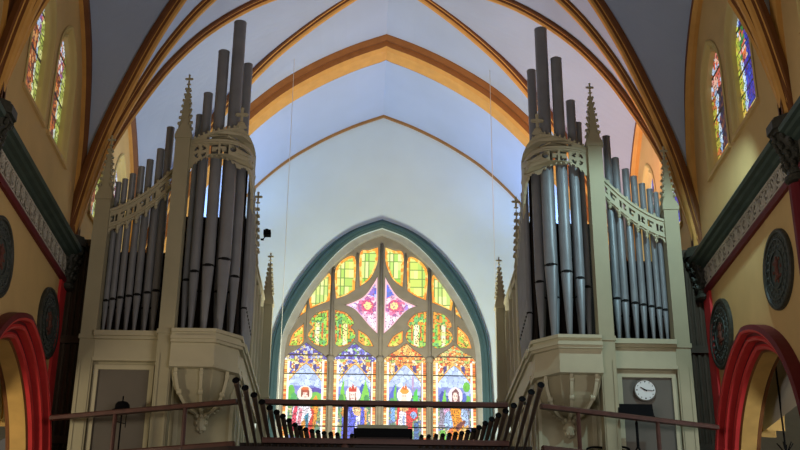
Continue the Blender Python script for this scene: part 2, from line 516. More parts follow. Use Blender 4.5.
# cornice and frieze along each nave wall
def corn(s, prof, y0, y1, mts, ml):
    bm = bmesh.new()
    vs = [[bm.verts.new((s * (HW - a), y, z)) for a, z in prof] for y in (y0, y1)]
    for i in range(len(prof) - 1):
        bm.faces.new((vs[0][i], vs[0][i+1], vs[1][i+1], vs[1][i])).material_index = ml[i % len(ml)]
    bm.faces.new(vs[0]); bm.faces.new(vs[1])
    return trim(bm, mts)
for s in (-1, 1):
    for y0, y1 in ((7, 15.85), (16.27, 21.3)):
        corn(s, [(0, 10.27), (.28, 10.22), (.31, 10.17), (.29, 10.11), (.23, 10.10), (.20, 10.06), (.13, 10.04), (.10, 10.0), (.05, 9.98), (0, 9.97)], y0, y1, [M_GREEN], [0])
        corn(s, [(0, 9.98), (.03, 9.98), (.03, 9.62), (0, 9.62)], y0, y1, [M_FRZ], [0])
        corn(s, [(0, 9.62), (.06, 9.62), (.08, 9.57), (.06, 9.49), (0, 9.49)], y0, y1, [M_DKRED], [0])
        bm = bmesh.new()
        n = int((y1 - y0) / .30)
        if y0 < 10: n = 0
        for k in range(n):
            yy = y0 + .17 + k * .30; zc = 9.80; xx = s * (HW - .035)
            up = 1 if k % 2 else -1
            for rr, cz in ((.115, zc), (.055, zc + .02 * up)):
                ring = [Vector((xx, yy + rr * math.cos(a), cz + rr * 1.15 * math.sin(a))) for a in [2*PI*i/10 for i in range(11)]]
                sweep(bm, ring, (s, 0, 0), [(-.03, .018), (-.03, -.018), (.0, -.02), (0, .02)], None)
            for q in range(5):
                a = q * 2 * PI / 5 + k
                ball(bm, (xx, yy + .15 * math.sin(a) * .9, zc + .14 * math.cos(a)), .032, 1, (.6, 1, 1.3))
            ball(bm, (xx, yy, zc), .03, 1)
        if n:
            box(bm, s*(HW-.03), s*(HW-.055), y0, y1, 9.94, 9.975); box(bm, s*(HW-.03), s*(HW-.055), y0, y1, 9.625, 9.655)
            trim(bm, [M_RELIEF])
        else: bm.free()
# pier shafts and capitals
for s in (-1, 1):
    for yp in (16.08, 21.35):
        rr = .22
        x = s * (HW - .02)
        bm = bmesh.new()
        if yp < 20:
            lathe(bm, [(.15, 0), (.15, 9.35)], (x, yp, .0), n=14)
            box(bm, x - s*.02, x + s*.1, yp - .30, yp + .30, 0, 9.5)
            trim(bm, [M_DKRED])
        else:
            box(bm, s*(HW-.05), s*(HW+.02), yp - .38, yp + .0, 0, 9.49)
            trim(bm, [M_RED])
        bm = bmesh.new()
        yy = yp if yp < 20 else yp - .05
        lathe(bm, [(.15, 9.40), (.19, 9.43), (.19, 9.48), (.14, 9.52), (.15, 9.70), (.19, 9.95), (.27, 10.14), (.25, 10.18)], (x, yy, 0), n=16)
        rz = random.Random(3)
        for lv, (zz, r0) in enumerate(((9.64, .16), (9.80, .18), (9.96, .22), (10.10, .27))):
            for k in range(9):
                a = 2 * PI * (k + .5 * (lv % 2)) / 9
                c = Vector((x + r0 * math.cos(a), yy + r0 * math.sin(a), zz))
                ball(bm, c, .052, 1, (1, 1, 1.3))
                ball(bm, c + Vector((.03 * math.cos(a), .03 * math.sin(a), .05)), .034, 1)
        oct8 = [(x + .31 * math.cos(R(22.5 + 45 * k)), yy + .31 * math.sin(R(22.5 + 45 * k))) for k in range(8)]
        oct9 = [(x + .36 * math.cos(R(22.5 + 45 * k)), yy + .36 * math.sin(R(22.5 + 45 * k))) for k in range(8)]
        prism(bm, oct8, 10.16, 10.22); prism(bm, oct9, 10.22, 10.36); prism(bm, oct8, 10.36, 10.42)
        trim(bm, [M_BRONZE, M_GREEN])
    # reeded grey pier shafts beside the organ opening
    bm = bmesh.new()
    box(bm, s * 5.98, s * 5.42, 21.42, 21.75, 0, 10.3)
    for k in range(5):
        tube(bm, (s * (5.90 - k * .105), 21.42, 0), (s * (5.90 - k * .105), 21.42, 10.3), .042, n=8)
    for zz in (6.55, 8.4, 10.3):
        box(bm, s * 6.0, s * 5.38, 21.34, 21.75, zz, zz + .14)
    trim(bm, [M_GREYF])

# back wall with the great window opening
tealo = [(2.95, 9.9), (2.888, 11.477), (2.80, 11.95), (2.626, 12.474), (2.279, 13.242), (1.629, 14.124), (.871, 14.744), (0, 15.111)]
teali = [(2.70, 9.9), (2.66, 11.50), (2.411, 12.344), (1.938, 13.203), (1.285, 14.084), (.695, 14.607), (0, 14.90)]
stonei = [(2.585, 9.9), (2.53, 11.50), (2.316, 12.12), (1.85, 13.06), (1.30, 13.82), (.72, 14.36), (.345, 14.60), (0, 14.74)]
def arch_outline(a, zb):
    c = crom(a, 5); left = [(-x, z) for x, z in c]; right = [(x, z) for x, z in c[::-1][1:]]
    return [(left[0][0], zb)] + left + right + [(right[-1][0], zb)]
ZB = 8.3
bwo = [(-6.3, 0), (6.3, 0), (6.3, 18.7), (-6.3, 18.7)]
struct(plate('wall_back', bwo, [arch_outline(teali, ZB)], .7, lambda u, v, t: (u, 31.0 + t, v), M_BACK))
w1 = struct(empty('window_1', (0, 31.0, ZB)))
plate('teal_arch_moulding', arch_outline(tealo, ZB - .1), [arch_outline(teali, ZB)], .16, lambda u, v, t: (u, 30.86 + t, v), M_TEAL, w1, .02)
mido = [(a[0] * .5 + b[0] * .5, a[1] * .5 + b[1] * .5) for a, b in zip(tealo[:1] + tealo[1:2] + tealo[3:], teali)]
bm = bmesh.new()
c_ = crom(mido, 6)
pth = [Vector((-x, 30.84, z)) for x, z in c_] + [Vector((x, 30.84, z)) for x, z in c_[::-1][1:]]
pth = [Vector((pth[0].x, 30.84, ZB))] + pth + [Vector((-pth[0].x, 30.84, ZB))]
sweep(bm, pth, (0, -1, 0), [(-.02, .05), (.03, .03), (.03, -.03), (-.02, -.05)])
fin('arch_roll', bm, M_TEAL, w1)
plate('stone_frame', arch_outline([(x + .06, z + .03) for x, z in teali[:-1]] + [(0, 14.94)], ZB), [arch_outline(stonei, ZB + .1)], .3, lambda u, v, t: (u, 31.08 + t, v), mat('pale_frame_stone', (158, 156, 144), .85), w1, .01)
HOL = {'H1': [[(.581, 13.246), (.601, 14.236), (.345, 14.343), (.105, 14.432)], [(.105, 14.432), (.1, 14.107), (.148, 13.829), (.288, 13.506), (.414, 13.367), (.581, 13.246)]],
'H2': [[(1.225, 12.874), (1.251, 13.809), (.745, 14.141), (.724, 13.135)], [(.724, 13.135), (.957, 12.977), (1.225, 12.874)]],
'H3': [[(1.916, 12.575), (1.934, 13.068), (1.426, 13.64), (1.401, 12.808)], [(1.401, 12.808), (1.667, 12.696), (1.916, 12.575)]],
'H4': [[(2.038, 12.484), (2.05, 12.796), (2.361, 12.151)], [(2.361, 12.151), (2.201, 12.348), (2.038, 12.484)]],
'D': [[(.086, 11.899), (.11, 13.555)], [(.11, 13.555), (.201, 13.371), (.491, 12.959), (.993, 12.707)], [(.993, 12.707), (.737, 12.596), (.522, 12.377), (.307, 12.115), (.086, 11.899)]],
'H5': [[(1.398, 11.589), (1.427, 12.566)], [(1.427, 12.566), (1.702, 12.49), (1.865, 12.327), (1.926, 12.158), (1.83, 12.054)], [(1.83, 12.054), (1.918, 11.956), (1.955, 11.806), (1.866, 11.65), (1.712, 11.549), (1.503, 11.509), (1.398, 11.589)]],
'H6': [[(1.215, 11.592), (1.242, 12.569)], [(1.242, 12.569), (.971, 12.503), (.799, 12.346), (.728, 12.179), (.809, 12.071)], [(.809, 12.071), (.715, 11.976), (.678, 11.828), (.75, 11.669), (.898, 11.562), (1.104, 11.515), (1.215, 11.592)]],
'H7': [[(2.085, 12.155), (2.065, 11.647)], [(2.065, 11.647), (2.169, 11.541), (2.459, 11.519)], [(2.459, 11.519), (2.35, 11.887), (2.085, 12.155)]],
'H8': [[(.599, 12.005), (.592, 11.672)], [(.592, 11.672), (.423, 11.553), (.181, 11.539)], [(.181, 11.539), (.344, 11.833), (.599, 12.005)]]}
LAN = {'L1': [(2.53, ZB + .15), (2.56, 11.157), (2.459, 11.313), (2.207, 11.448), (1.992, 11.629), (1.764, 11.455), (1.561, 11.328), (1.42, 11.207), (1.40, ZB + .15)],
'L2': [(1.225, ZB + .15), (1.242, 11.194), (1.097, 11.335), (.901, 11.469), (.698, 11.651), (.487, 11.476), (.285, 11.349), (.113, 11.213), (.095, ZB + .15)]}
polys = {}
for k, sg in HOL.items(): polys[k] = poly_smooth(sg)
polys.update(LAN)
oh = crom([(x + .04, z + .02) for x, z in stonei[:-1]] + [(0, 14.78)], 5)
half_me = plate_mesh([(0, ZB)] + [(oh[0][0], ZB)] + oh, [list(p) for p in polys.values()], .16, lambda u, v, t: (u, 31.20 + t, v), .012)
for v in half_me.vertices:
    v.co -= Vector(parent_world(w1))
    if v.co.x < .02: v.co.x = 0
bm = bmesh.new(); bm.from_mesh(half_me)
bmesh.ops.mirror(bm, geom=bm.verts[:] + bm.edges[:] + bm.faces[:], axis='X', merge_dist=.0005)
bmesh.ops.recalc_face_normals(bm, faces=bm.faces)
me = bpy.data.meshes.new('stone_tracery'); bm.to_mesh(me); bm.free()
link('stone_tracery', me, M_STONE, w1)
M_STFR = mat('pale_frame_stone', (160, 158, 146), .85)
# rounded mullion shafts in front of the plate
bm = bmesh.new()
for x, r_, zt in ((0, .075, 14.4), (1.32, .07, 13.75), (-1.32, .07, 13.75)):
    tube(bm, (x, 31.17, ZB), (x, 31.17, zt if x else 14.45), r_ * .7, n=10)
for x in (.665, -.665): tube(bm, (x, 31.19, 13.2), (x, 31.19, 14.2), .03, n=8)
for x in (1.98, -1.98): tube(bm, (x, 31.19, 11.7), (x, 31.19, 13.0), .03, n=8)
for x in (0, 1.32, -1.32):
    lathe(bm, [(.06, 0), (.11, .05), (.11, .13), (.07, .16)], (x, 31.17, 11.08), n=10)
fin('mullion_shaft', bm, M_STONE, w1, True)

# ---- stained glass designs.  (u, z): u in metres from the middle of the window
def grade(k, L): return L[min(len(L) - 1, int(k * len(L)))]
Y2Z = [(340, 11.624), (356, 11.181), (372, 10.742), (390, 10.254), (410, 9.719), (430, 9.19), (450, 8.669)]
def z2y(z):
    for (y0, z0), (y1, z1) in zip(Y2Z, Y2Z[1:]):
        if z >= z1: return y0 + (z0 - z) / (z0 - z1) * (y1 - y0)
    return 450
def ell(u, y, cu, cy, a, b): return ((u - cu) / a) ** 2 + ((y - cy) / b) ** 2 < 1
# each figure: layers from back to front, in u (-1..1 across the light) and y (down the light)
FIG = {
 0: dict(can=[(92, 84, 176), (130, 120, 205), (236, 214, 150), (176, 186, 230)], sky=(196, 214, 244), lay=[
   ('e', (110, 190, 80), -.62, 390, .16, 8), ('e', (84, 170, 96), -.50, 396, .14, 6), ('e', (96, 80, 170), .45, 388, .34, 3.4), ('e', (120, 190, 80), .50, 396, .30, 7),
   ('p', (232, 150, 44), [(.40, 424), (.34, 398), (.52, 392), (.66, 400), (.56, 420), (.40, 436)]), ('p', (214, 60, 40), [(.10, 436), (.28, 404), (.46, 408), (.34, 436)]),
   ('e', (244, 236, 214), .0, 391, .34, 8), ('p', (232, 222, 232), [(-.62, 425), (-.48, 402), (-.15, 397), (.2, 399), (.36, 412), (.16, 424), (-.1, 428)]),
   ('p', (222, 70, 96), [(-.64, 430), (-.46, 405), (-.30, 402), (-.34, 418), (-.5, 434)]), ('p', (230, 140, 156), [(-.30, 420), (-.18, 404), (-.06, 408), (-.16, 424)]),
   ('p', (60, 132, 160), [(.06, 440), (.0, 414), (.2, 410), (.22, 440)]), ('p', (240, 160, 60), [(-.14, 452), (-.1, 420), (.06, 416), (.1, 452)]),
   ('e', (250, 222, 206), .02, 392, .13, 4.6), ('e', (176, 84, 60), .0, 387, .19, 3.0), ('e', (226, 120, 70), .02, 385.6, .17, 1.6), ('e', (150, 80, 60), -.14, 391, .05, 3.5), ('e', (150, 80, 60), .17, 391, .05, 3.5),
   ('e', (130, 60, 60), -.03, 391.3, .025, .5), ('e', (130, 60, 60), .08, 391.3, .025, .5), ('e', (190, 80, 80), .03, 394.4, .04, .5)]),
 1: dict(can=[(120, 118, 210), (92, 84, 176), (210, 214, 240), (150, 200, 120)], sky=(204, 218, 246), lay=[
   ('p', (72, 92, 180), [(.10, 390), (.36, 380), (.70, 386), (.70, 392)]), ('p', (120, 200, 70), [(-.72, 402), (-.62, 384), (-.5, 376), (-.46, 392), (-.3, 402)]), ('e', (70, 150, 70), -.6, 396, .12, 5), ('p', (130, 205, 80), [(.22, 402), (.36, 388), (.5, 376), (.68, 390), (.7, 402)]), ('e', (70, 150, 80), .56, 396, .12, 5),
   ('e', (240, 236, 224), -.06, 391, .34, 8.5), ('p', (76, 84, 206), [(-.56, 440), (-.56, 408), (-.4, 399), (.3, 399), (.52, 408), (.56, 440)]),
   ('p', (232, 150, 52), [(-.62, 410), (-.5, 404), (-.4, 408), (-.5, 414)]), ('p', (244, 196, 140), [(-.1, 405), (.12, 400), (.34, 406), (.3, 413), (.02, 412)]), ('p', (236, 156, 60), [(.5, 430), (.46, 406), (.58, 408), (.6, 430)]),
   ('p', (226, 226, 246), [(-.06, 446), (.1, 414), (.28, 412), (.3, 446)]), ('p', (104, 100, 216), [(.05, 446), (.16, 418), (.22, 418), (.2, 446)]), ('p', (120, 140, 226), [(-.42, 440), (-.36, 410), (-.2, 408), (-.3, 440)]),
   ('e', (250, 222, 210), -.08, 392.5, .13, 4.8), ('p', (206, 66, 48), [(-.26, 388.6), (-.24, 382), (-.15, 385), (-.08, 380), (-.0, 385), (.10, 382), (.1, 388.6)]), ('p', (150, 90, 60), [(-.23, 389), (-.19, 389), (-.18, 397), (-.23, 397)]), ('p', (150, 90, 60), [(.03, 389), (.07, 389), (.08, 398), (.03, 397)]),
   ('e', (120, 60, 60), -.13, 391.5, .025, .5), ('e', (120, 60, 60), -.03, 391.5, .025, .5), ('e', (190, 80, 80), -.08, 395, .04, .5)]),
 2: dict(can=[(240, 140, 60), (232, 96, 52), (250, 206, 120), (246, 176, 90)], sky=(196, 212, 246), lay=[
   ('p', (86, 100, 196), [(-.7, 390), (-.5, 381), (-.2, 388), (-.2, 394), (-.7, 398)]), ('p', (110, 190, 80), [(-.56, 400), (-.5, 386), (-.42, 378), (-.36, 400)]), ('e', (86, 160, 90), -.6, 398, .12, 4), ('p', (80, 200, 80), [(.34, 402), (.42, 388), (.56, 384), (.64, 402)]), ('e', (190, 160, 200), .36, 378, .05, 8),
   ('e', (244, 240, 230), -.02, 391, .34, 8.5), ('p', (214, 44, 46), [(-.44, 440), (-.34, 402), (-.1, 397), (.2, 398), (.56, 404), (.62, 414), (.34, 418), (.38, 446), (.1, 446)]),
   ('p', (120, 170, 236), [(-.66, 416), (-.6, 402), (-.44, 402), (-.46, 418)]), ('p', (236, 232, 240), [(-.34, 440), (-.26, 408), (-.04, 402), (.06, 410), (.06, 440)]), ('p', (170, 190, 236), [(-.12, 440), (-.1, 412), (-.02, 412), (-.02, 440)]), ('e', (150, 180, 236), .40, 411, .14, 3.6), ('e', (240, 186, 120), -.04, 405, .2, 2.6), ('p', (60, 100, 160), [(.42, 436), (.42, 420), (.64, 416), (.66, 436)]),
   ('e', (250, 224, 206), -.04, 393, .13, 4.6), ('e', (246, 226, 200), -.04, 397, .12, 3.5), ('e', (236, 160, 60), -.02, 387, .2, 3.0), ('p', (214, 110, 40), [(-.16, 385), (-.08, 381), (-.02, 384), (.04, 379.5), (.10, 384), (.12, 386)]),
   ('e', (120, 60, 50), -.09, 391.8, .025, .5), ('e', (120, 60, 50), .01, 391.8, .025, .5)]),
 3: dict(can=[(240, 160, 70), (250, 206, 130), (228, 110, 60), (190, 206, 130)], sky=(190, 210, 244), lay=[
   ('p', (70, 80, 170), [(-.7, 392), (-.56, 386), (-.3, 392), (-.3, 398), (-.7, 398)]), ('p', (130, 205, 90), [(-.6, 402), (-.5, 390), (-.42, 384), (-.34, 402)]), ('e', (110, 190, 70), .56, 382, .16, 5), ('e', (110, 180, 90), .6, 394, .12, 3.5), ('e', (90, 110, 190), .44, 393, .12, 5), ('e', (70, 150, 80), .5, 401, .1, 4),
   ('p', (150, 140, 160), [(-.72, 424), (-.66, 402), (.66, 402), (.72, 424)]), ('p', (120, 196, 70), [(-.72, 446), (-.66, 426), (-.42, 426), (-.4, 446)]), ('e', (244, 224, 230), .05, 391, .33, 8.5),
   ('p', (238, 150, 40), [(-.44, 446), (-.2, 410), (-.22, 400), (.3, 400), (.32, 412), (.5, 428), (.4, 446)]), ('p', (226, 110, 40), [(-.36, 446), (-.2, 420), (-.08, 424), (-.16, 446)]), ('p', (246, 190, 110), [(.1, 446), (.2, 426), (.62, 420), (.6, 446)]),
   ('p', (214, 160, 196), [(-.5, 410), (-.46, 400), (-.22, 400), (-.24, 412)]), ('p', (170, 200, 244), [(-.5, 420), (-.4, 408), (-.2, 406), (-.06, 422), (-.3, 426)]), ('p', (180, 206, 246), [(.26, 410), (.34, 404), (.6, 406), (.62, 420), (.44, 422)]), ('p', (130, 70, 66), [(.02, 424), (.1, 420), (.46, 415), (.5, 418), (.16, 427)]),
   ('p', (124, 84, 84), [(-.12, 396), (-.1, 387), (.06, 383.5), (.2, 387), (.26, 398), (.2, 401), (-.1, 400)]), ('e', (250, 222, 208), .04, 392, .11, 4.6), ('e', (244, 206, 206), .04, 398.5, .2, 2.2),
   ('e', (110, 60, 60), .0, 391.2, .022, .5), ('e', (110, 60, 60), .09, 391.2, .022, .5), ('e', (190, 80, 80), .05, 394.4, .035, .5)]),
}
def lancet_col(n, cx, half):
    ms = Mosaic(cx - 1, cx + 1, 8.2, 12, .062, 40 + n); F = FIG[n]
    big = Mosaic(cx - 1, cx + 1, 8.2, 12, .14, 70 + n)
    lay = [(L[0], L[1], inpoly(L[2]) if L[0] == 'p' else L[2:]) for L in F['lay']]
    def col(X, z):
        u = (X - cx) / half; y = z2y(z); au = abs(u)
        if abs(y - 352) < .6: return (70, 56, 46)
        p, e = ms.near(X, z); k, f = p[2], .5 + .5 * p[3]
        if au > .74 and y > 358:
            if .76 < au < .83: return (252, 248, 232)
            if au <= .76 or au > .97: return (120, 70, 40)
            if (y * .45) % 1 < .16: return (150, 80, 40)
            return grade(random.Random(int(y * .45) * 7 + (u > 0)).random(), [(240, 150, 56), (250, 200, 110), (226, 112, 50), (252, 226, 160)])
        ya = 360 + 17 * (au / .72) ** 1.25
        if y < ya - .9:
            if e < .006: return (90, 66, 60)
            if y < 356: return clamp([c * f for c in grade(k, F['can'])])
            if abs(au - .42) < .075 and 361 < y < 369: return (84, 78, 150)
            if ell(au, y, .60, 356.5, .13, 2.2): return (186, 206, 110)
            if ell(au, y, .24, 358, .11, 1.8): return F['can'][0]
            return clamp([c * f for c in grade(k, [(250, 232, 170), (246, 196, 110), F['can'][2], F['can'][1], (236, 150, 80), (250, 240, 210)])])
        if y < ya + .9: return (246, 196, 96) if y < ya + .2 else (150, 90, 50)
        hit = None; hi = -1
        for q, L in enumerate(lay):
            if (L[0] == 'p' and L[2](u, y)) or (L[0] == 'e' and ell(u, y, *L[2])): hit = L[1]; hi = q
        if hit is None:
            pb, eb = big.near(X, z)
            if eb < .010 and y < 398: return (140, 156, 200)
            kb = pb[2]
            if y < 383: base = [min(255, c * (.9 + .2 * kb)) for c in F['sky']]
            elif y < 391: base = grade(kb, [(130, 140, 210), (150, 150, 210), (176, 196, 236)])
            elif y < 402: base = grade(k, [(120, 180, 100), (100, 150, 110), (110, 130, 180)])
            else: base = grade(k, [(110, 160, 90), (150, 160, 100), (214, 196, 150), (110, 120, 170), (90, 130, 110)])
            if y >= 391 and e < .006: return (70, 66, 70)
            return clamp([c * f for c in base])
        small = max(hit) > 200 and hi > len(lay) - 6
        if e < .0065 and not small and y > 398: return clamp([c * .45 for c in hit])
        return clamp([c * (f if y > 398 or max(hit) < 230 else 1) * (.84 + .32 * k if y > 398 else 1) for c in hit])
    return col
def tracery_col(key, poly, sgn):
    ms = Mosaic(-3, 3, 11, 15, .085, hash(key) % 97 if False else sum(map(ord, key)) + (3 if sgn > 0 else 0))
    def col(X, z):
        ax = abs(X); d = pdist(poly, ax, z); p, e = ms.near(X, z); k = p[2]
        if key == 'D':
            if d < .04: return (240, 190, 200)
            if e < .005: return (150, 90, 140)
            rr = math.hypot(ax - .36, z - 12.72)
            if rr < .11: return (250, 225, 150)
            if rr < .17: return (216, 90, 124)
            if rr < .30: base = grade(k, [(228, 120, 160), (240, 180, 205), (250, 225, 235), (190, 110, 170)])
            elif z > 12.95: base = grade(k, [(90, 110, 215), (120, 140, 230), (150, 120, 210), (190, 200, 245)])
            elif ax > .5: base = grade(k, [(215, 190, 240), (235, 220, 245), (170, 140, 220)])
            else: base = grade(k, [(245, 235, 240), (235, 190, 210), (250, 245, 245)])
            return clamp([c * p[3] for c in base])
        if d < .065 and key in ('H1', 'H2', 'H3', 'H4'):
            return grade(k, [(250, 170, 60), (245, 145, 50), (252, 205, 110)])
        if key in ('H1', 'H2', 'H3', 'H4'):
            if (ax * 9) % 1 < .16: return (110, 140, 70)
            if (z * 4.0) % 1 < .10: return (120, 150, 70)
            cell = random.Random(int(ax * 9) * 31 + int(z * 4.0) * 7 + (sgn > 0)).random()
            L = {'H1': [(168, 214, 100), (190, 224, 116), (212, 230, 136), (236, 238, 160)], 'H2': [(206, 222, 106), (222, 232, 128), (180, 214, 100), (238, 238, 150)],
                 'H3': [(216, 226, 130), (234, 238, 160), (190, 216, 120)], 'H4': [(250, 225, 150), (245, 200, 120)]}[key]
            c = grade(cell, L)
            if z < 13.5 and key == 'H1': c = (150, 210, 80)
            return c
        if key in ('H7', 'H8'):
            if d < .03: return (245, 150, 60)
            if e < .008: return (110, 80, 30)
            return grade(k, [(190, 215, 80), (245, 215, 110), (240, 170, 80), (160, 200, 80)])
        # lobed lights
        if e < .007: return (90, 90, 40)
        cxl = 1.70 if key == 'H5' else .97
        if d < .05: return grade(k, [(240, 170, 70), (225, 120, 50), (160, 210, 90)])
        if sgn > 0 and z > 12.2 and k < .4: return (240, 150, 60)
        dd = abs(ax - cxl)
        if dd < .055 and z < 12.2: return grade(k, [(245, 225, 150), (250, 240, 200)])
        if .09 < dd < .15 and 11.75 < z < 12.2: return grade(k, [(225, 170, 60), (215, 120, 60)])
        return clamp([c * p[3] for c in grade(k, [(150, 205, 80), (120, 190, 90), (185, 220, 100), (110, 180, 110)])])
    return col
for sgn in (-1, 1):
    for key, poly in polys.items():
        P2 = [(sgn * x, z) for x, z in poly]
        ip = inpoly(P2)
        xs = [p[0] for p in P2]; zs = [p[1] for p in P2]
        st = .0265
        def ins(x, z, P2=P2, ip=ip): return ip(x, z) or pdist(P2, x, z) < .035
        if key[0] == 'L':
            n = {('L1', -1): 0, ('L2', -1): 1, ('L2', 1): 2, ('L1', 1): 3}[(key, sgn)]
            cx = (min(xs) + max(xs)) / 2; half = (max(xs) - min(xs)) / 2
            fn = lancet_col(n, cx, half); nm = 'figure_light'
        else:
            fn = tracery_col(key, poly, sgn); nm = 'tracery_light'
        o = glass_sheet(nm, ins, fn, min(xs) - .04, max(xs) + .04, min(zs) - .04, max(zs) + .04, st if key[0] != 'L' else .0185, lambda u, v: (u, 31.30, v), M_GLASS, w1)
# iron saddle bars across the four figure lights
for sgn in (-1, 1):
    for (a, b) in ((.1, 1.24), (1.41, 2.55)):
        bm = bmesh.new()
        for zz in (10.76, 9.88, 9.35): tube(bm, (sgn * a, 31.24, zz), (sgn * b, 31.24, zz), .013, n=6)
        fin('saddle_bar', bm, M_BLACK, w1)

# floors
bm = bmesh.new(); box(bm, -11, 11, -2, 31.5, -.2, 0)
struct(fin('floor', bm, M_FLOOR))
bm = bmesh.new()
prism(bm, [(-6, 20.3), (-2.5, 18.93), (2.5, 18.93), (6, 20.3), (6, 31), (-6, 31)], 5.6, 6.0)
struct(fin('floor_gallery', bm, M_DWOOD))
# aisles seen through the arcade arches
for s, side in ((-1, 'left'), (1, 'right')):
    bm = bmesh.new(); box(bm, s * 10.6, s * 10.9, 6.8, 31, 0, 12)
    struct(fin('wall_aisle_' + side, bm, M_AISLE))
    bm = bmesh.new()
    rows = []
    for k in range(49):
        a = PI * k / 48
        rows.append([(s * (8.7 - 1.95 * math.cos(a)), y, 6.9 + 2.2 * math.sin(a)) for y in (6.8, 12, 18, 24, 31)])
    loft(bm, rows, closed=False, caps=False)
    struct(fin('ceiling_aisle_' + side, bm, M_AISLE))
    bm = bmesh.new()
    for yp in (16.05, 21.35):
        sweep(bm, [Vector((s * (8.7 - 1.78 * math.cos(PI * k / 48)), yp, 6.9 + 2.02 * math.sin(PI * k / 48))) for k in range(49)], (0, 1, 0), [(-.25, .2), (-.25, -.12), (-.12, -.2), (.12, -.2), (.25, -.12), (.25, .2)])
    trim(bm, [M_GOLD])

# ------------------------------------------------------------------ organ cases
def pipe(root, x, y, ztop, zm, zf, r, face=(0, -1), name='organ_pipe'):
    """open-topped flue pipe: cylinder body, tapering foot, flattened upper lip and a dark mouth"""
    bm = bmesh.new(); n = 18
    d = Vector((face[0], face[1], 0)).normalized()
    a0 = math.atan2(d.y, d.x)
    def ring(rr, z, flat=0.):
        out = []
        for i in range(n):
            a = a0 + 2 * PI * i / n
            q = rr
            c = math.cos(2 * PI * i / n)
            if flat and c > .6: q = rr * (1 - flat * (c - .6) / .4 * .28)
            out.append(Vector((x + q * math.cos(a), y + q * math.sin(a), z)))
        return out
    lip = max(.30, r * 3.4)
    loft(bm, [ring(r * .32, zf), ring(r * .36, zf + .03), ring(r * .99, zm - .02, .8), ring(r * .99, zm - .002, 1)])
    loft(bm, [ring(r, zm + .034, 1), ring(r, zm + lip * .6, .7), ring(r, zm + lip), ring(r, ztop - .015), ring(r * 1.04, ztop - .012), ring(r * 1.04, ztop), ring(r * .88, ztop), ring(r * .88, ztop - .5)], caps=False)
    o = fin(name, bm, M_PIPE, root, True)
    try:
        o.data.set_sharp_from_angle(angle=R(40))
    except Exception: pass
    bm = bmesh.new()
    lathe(bm, [(r * .88, 0), (r * .88, .05)], (x, y, zm - .01), n=14)
    fin('pipe_mouth', bm, M_MOUTH, o)
    return o
def finial_cross(bm, x, y, z, h):
    tube(bm, (x, y, z), (x, y, z + h), h * .09, n=6)
    box(bm, x - h * .28, x + h * .28, y - h * .08, y + h * .08, z + h * .52, z + h * .70)
    for dx, dz in ((-.28, .61), (.28, .61), (0, 1.0)): ball(bm, (x + dx * h, y, z + dz * h), h * .12, 1)
    lathe(bm, [(h * .07, 0), (h * .22, .06 * h), (h * .07, .14 * h)], (x, y, z - .02 * h), n=8)
def pinnacle(root, x, y, z0, z1, wd, mt=None):
    bm = bmesh.new(); h = z1 - z0
    e = wd / 2
    for zz, k in ((z0, 1.22), (z0 + .05, 1.1)): box(bm, x - e * k, x + e * k, y - e * k, y + e * k, zz, zz + .06)
    # four small gables then the crocketed spire
    gz = z0 + .11
    for dx, dy in ((1, 0), (-1, 0), (0, 1), (0, -1)):
        px, py = x + dx * e * .95, y + dy * e * .95
        tx, ty = -dy, dx
        a = [bm.verts.new(p) for p in ((px - tx*e, py - ty*e, gz), (px + tx*e, py + ty*e, gz), (px, py, gz + wd * 1.0), (x, y, gz + wd * .9))]
        bm.faces.new((a[0], a[1], a[2])); bm.faces.new((a[0], a[2], a[3])); bm.faces.new((a[1], a[3], a[2]))
    ht = h * .86
    s0 = [(x - e*.85, y - e*.85, gz), (x + e*.85, y - e*.85, gz), (x + e*.85, y + e*.85, gz), (x - e*.85, y + e*.85, gz)]
    t = .10
    s1 = [(x + (p[0]-x)*t, y + (p[1]-y)*t, z0 + ht) for p in s0]
    loft(bm, [s0, s1])
    n = 7
    for k in range(1, n + 1):
        f = k / (n + 1); rr = e * .85 * (1 - f * (1 - t)) + .015
        for sx in (-1, 1):
            for sy in (-1, 1):
                ball(bm, (x + sx * rr, y + sy * rr, gz + (z0 + ht - gz) * f), .024 + .012 * (1 - f), 1, (1, 1, 1.3))
    finial_cross(bm, x, y, z0 + ht - .02, h - ht + .02)
    return fin('pinnacle', bm, mt or M_CASE, root)
def post(root, x0, x1, y0, y1, z0, z1, rec=True, name='tower_post', mt=None):
    bm = bmesh.new()
    box(bm, x0, x1, y0, y1, z0, z1)
    e = .02
    for zz in (z0, 8.26, z1 - .10):
        if z0 <= zz < z1: box(bm, min(x0, x1) - e, max(x0, x1) + e, y0 - e, y1 + e, zz, zz + .08)
    cx = (x0 + x1) / 2
    if rec:
        for dx in (-.09, .09):
            box(bm, cx + dx - .018, cx + dx + .018, y0 - .015, y0 + .01, z0 + .2, 7.9)
    return fin(name, bm, mt or M_CASE, root)
def disc(cx, cy, r, n=10, a0=0, ry=None):
    return [(cx + r * math.cos(a0 + 2*PI*k/n), cy + (ry or r) * math.sin(a0 + 2*PI*k/n)) for k in range(n)]
def motif_cross(cx, cy, r):
    """ring of four hooked openings round a cross"""
    out = []
    for q in range(4):
        a = q * PI / 2 + .2
        p = []
        for t, rr in ((.15, .38), (.15, .95), (.55, 1.0), (1.1, .98), (1.1, .62), (.62, .62), (.60, .38)):
            p.append((cx + r * rr * math.cos(a + t), cy + r * rr * math.sin(a + t)))
        out.append(p)
    return out
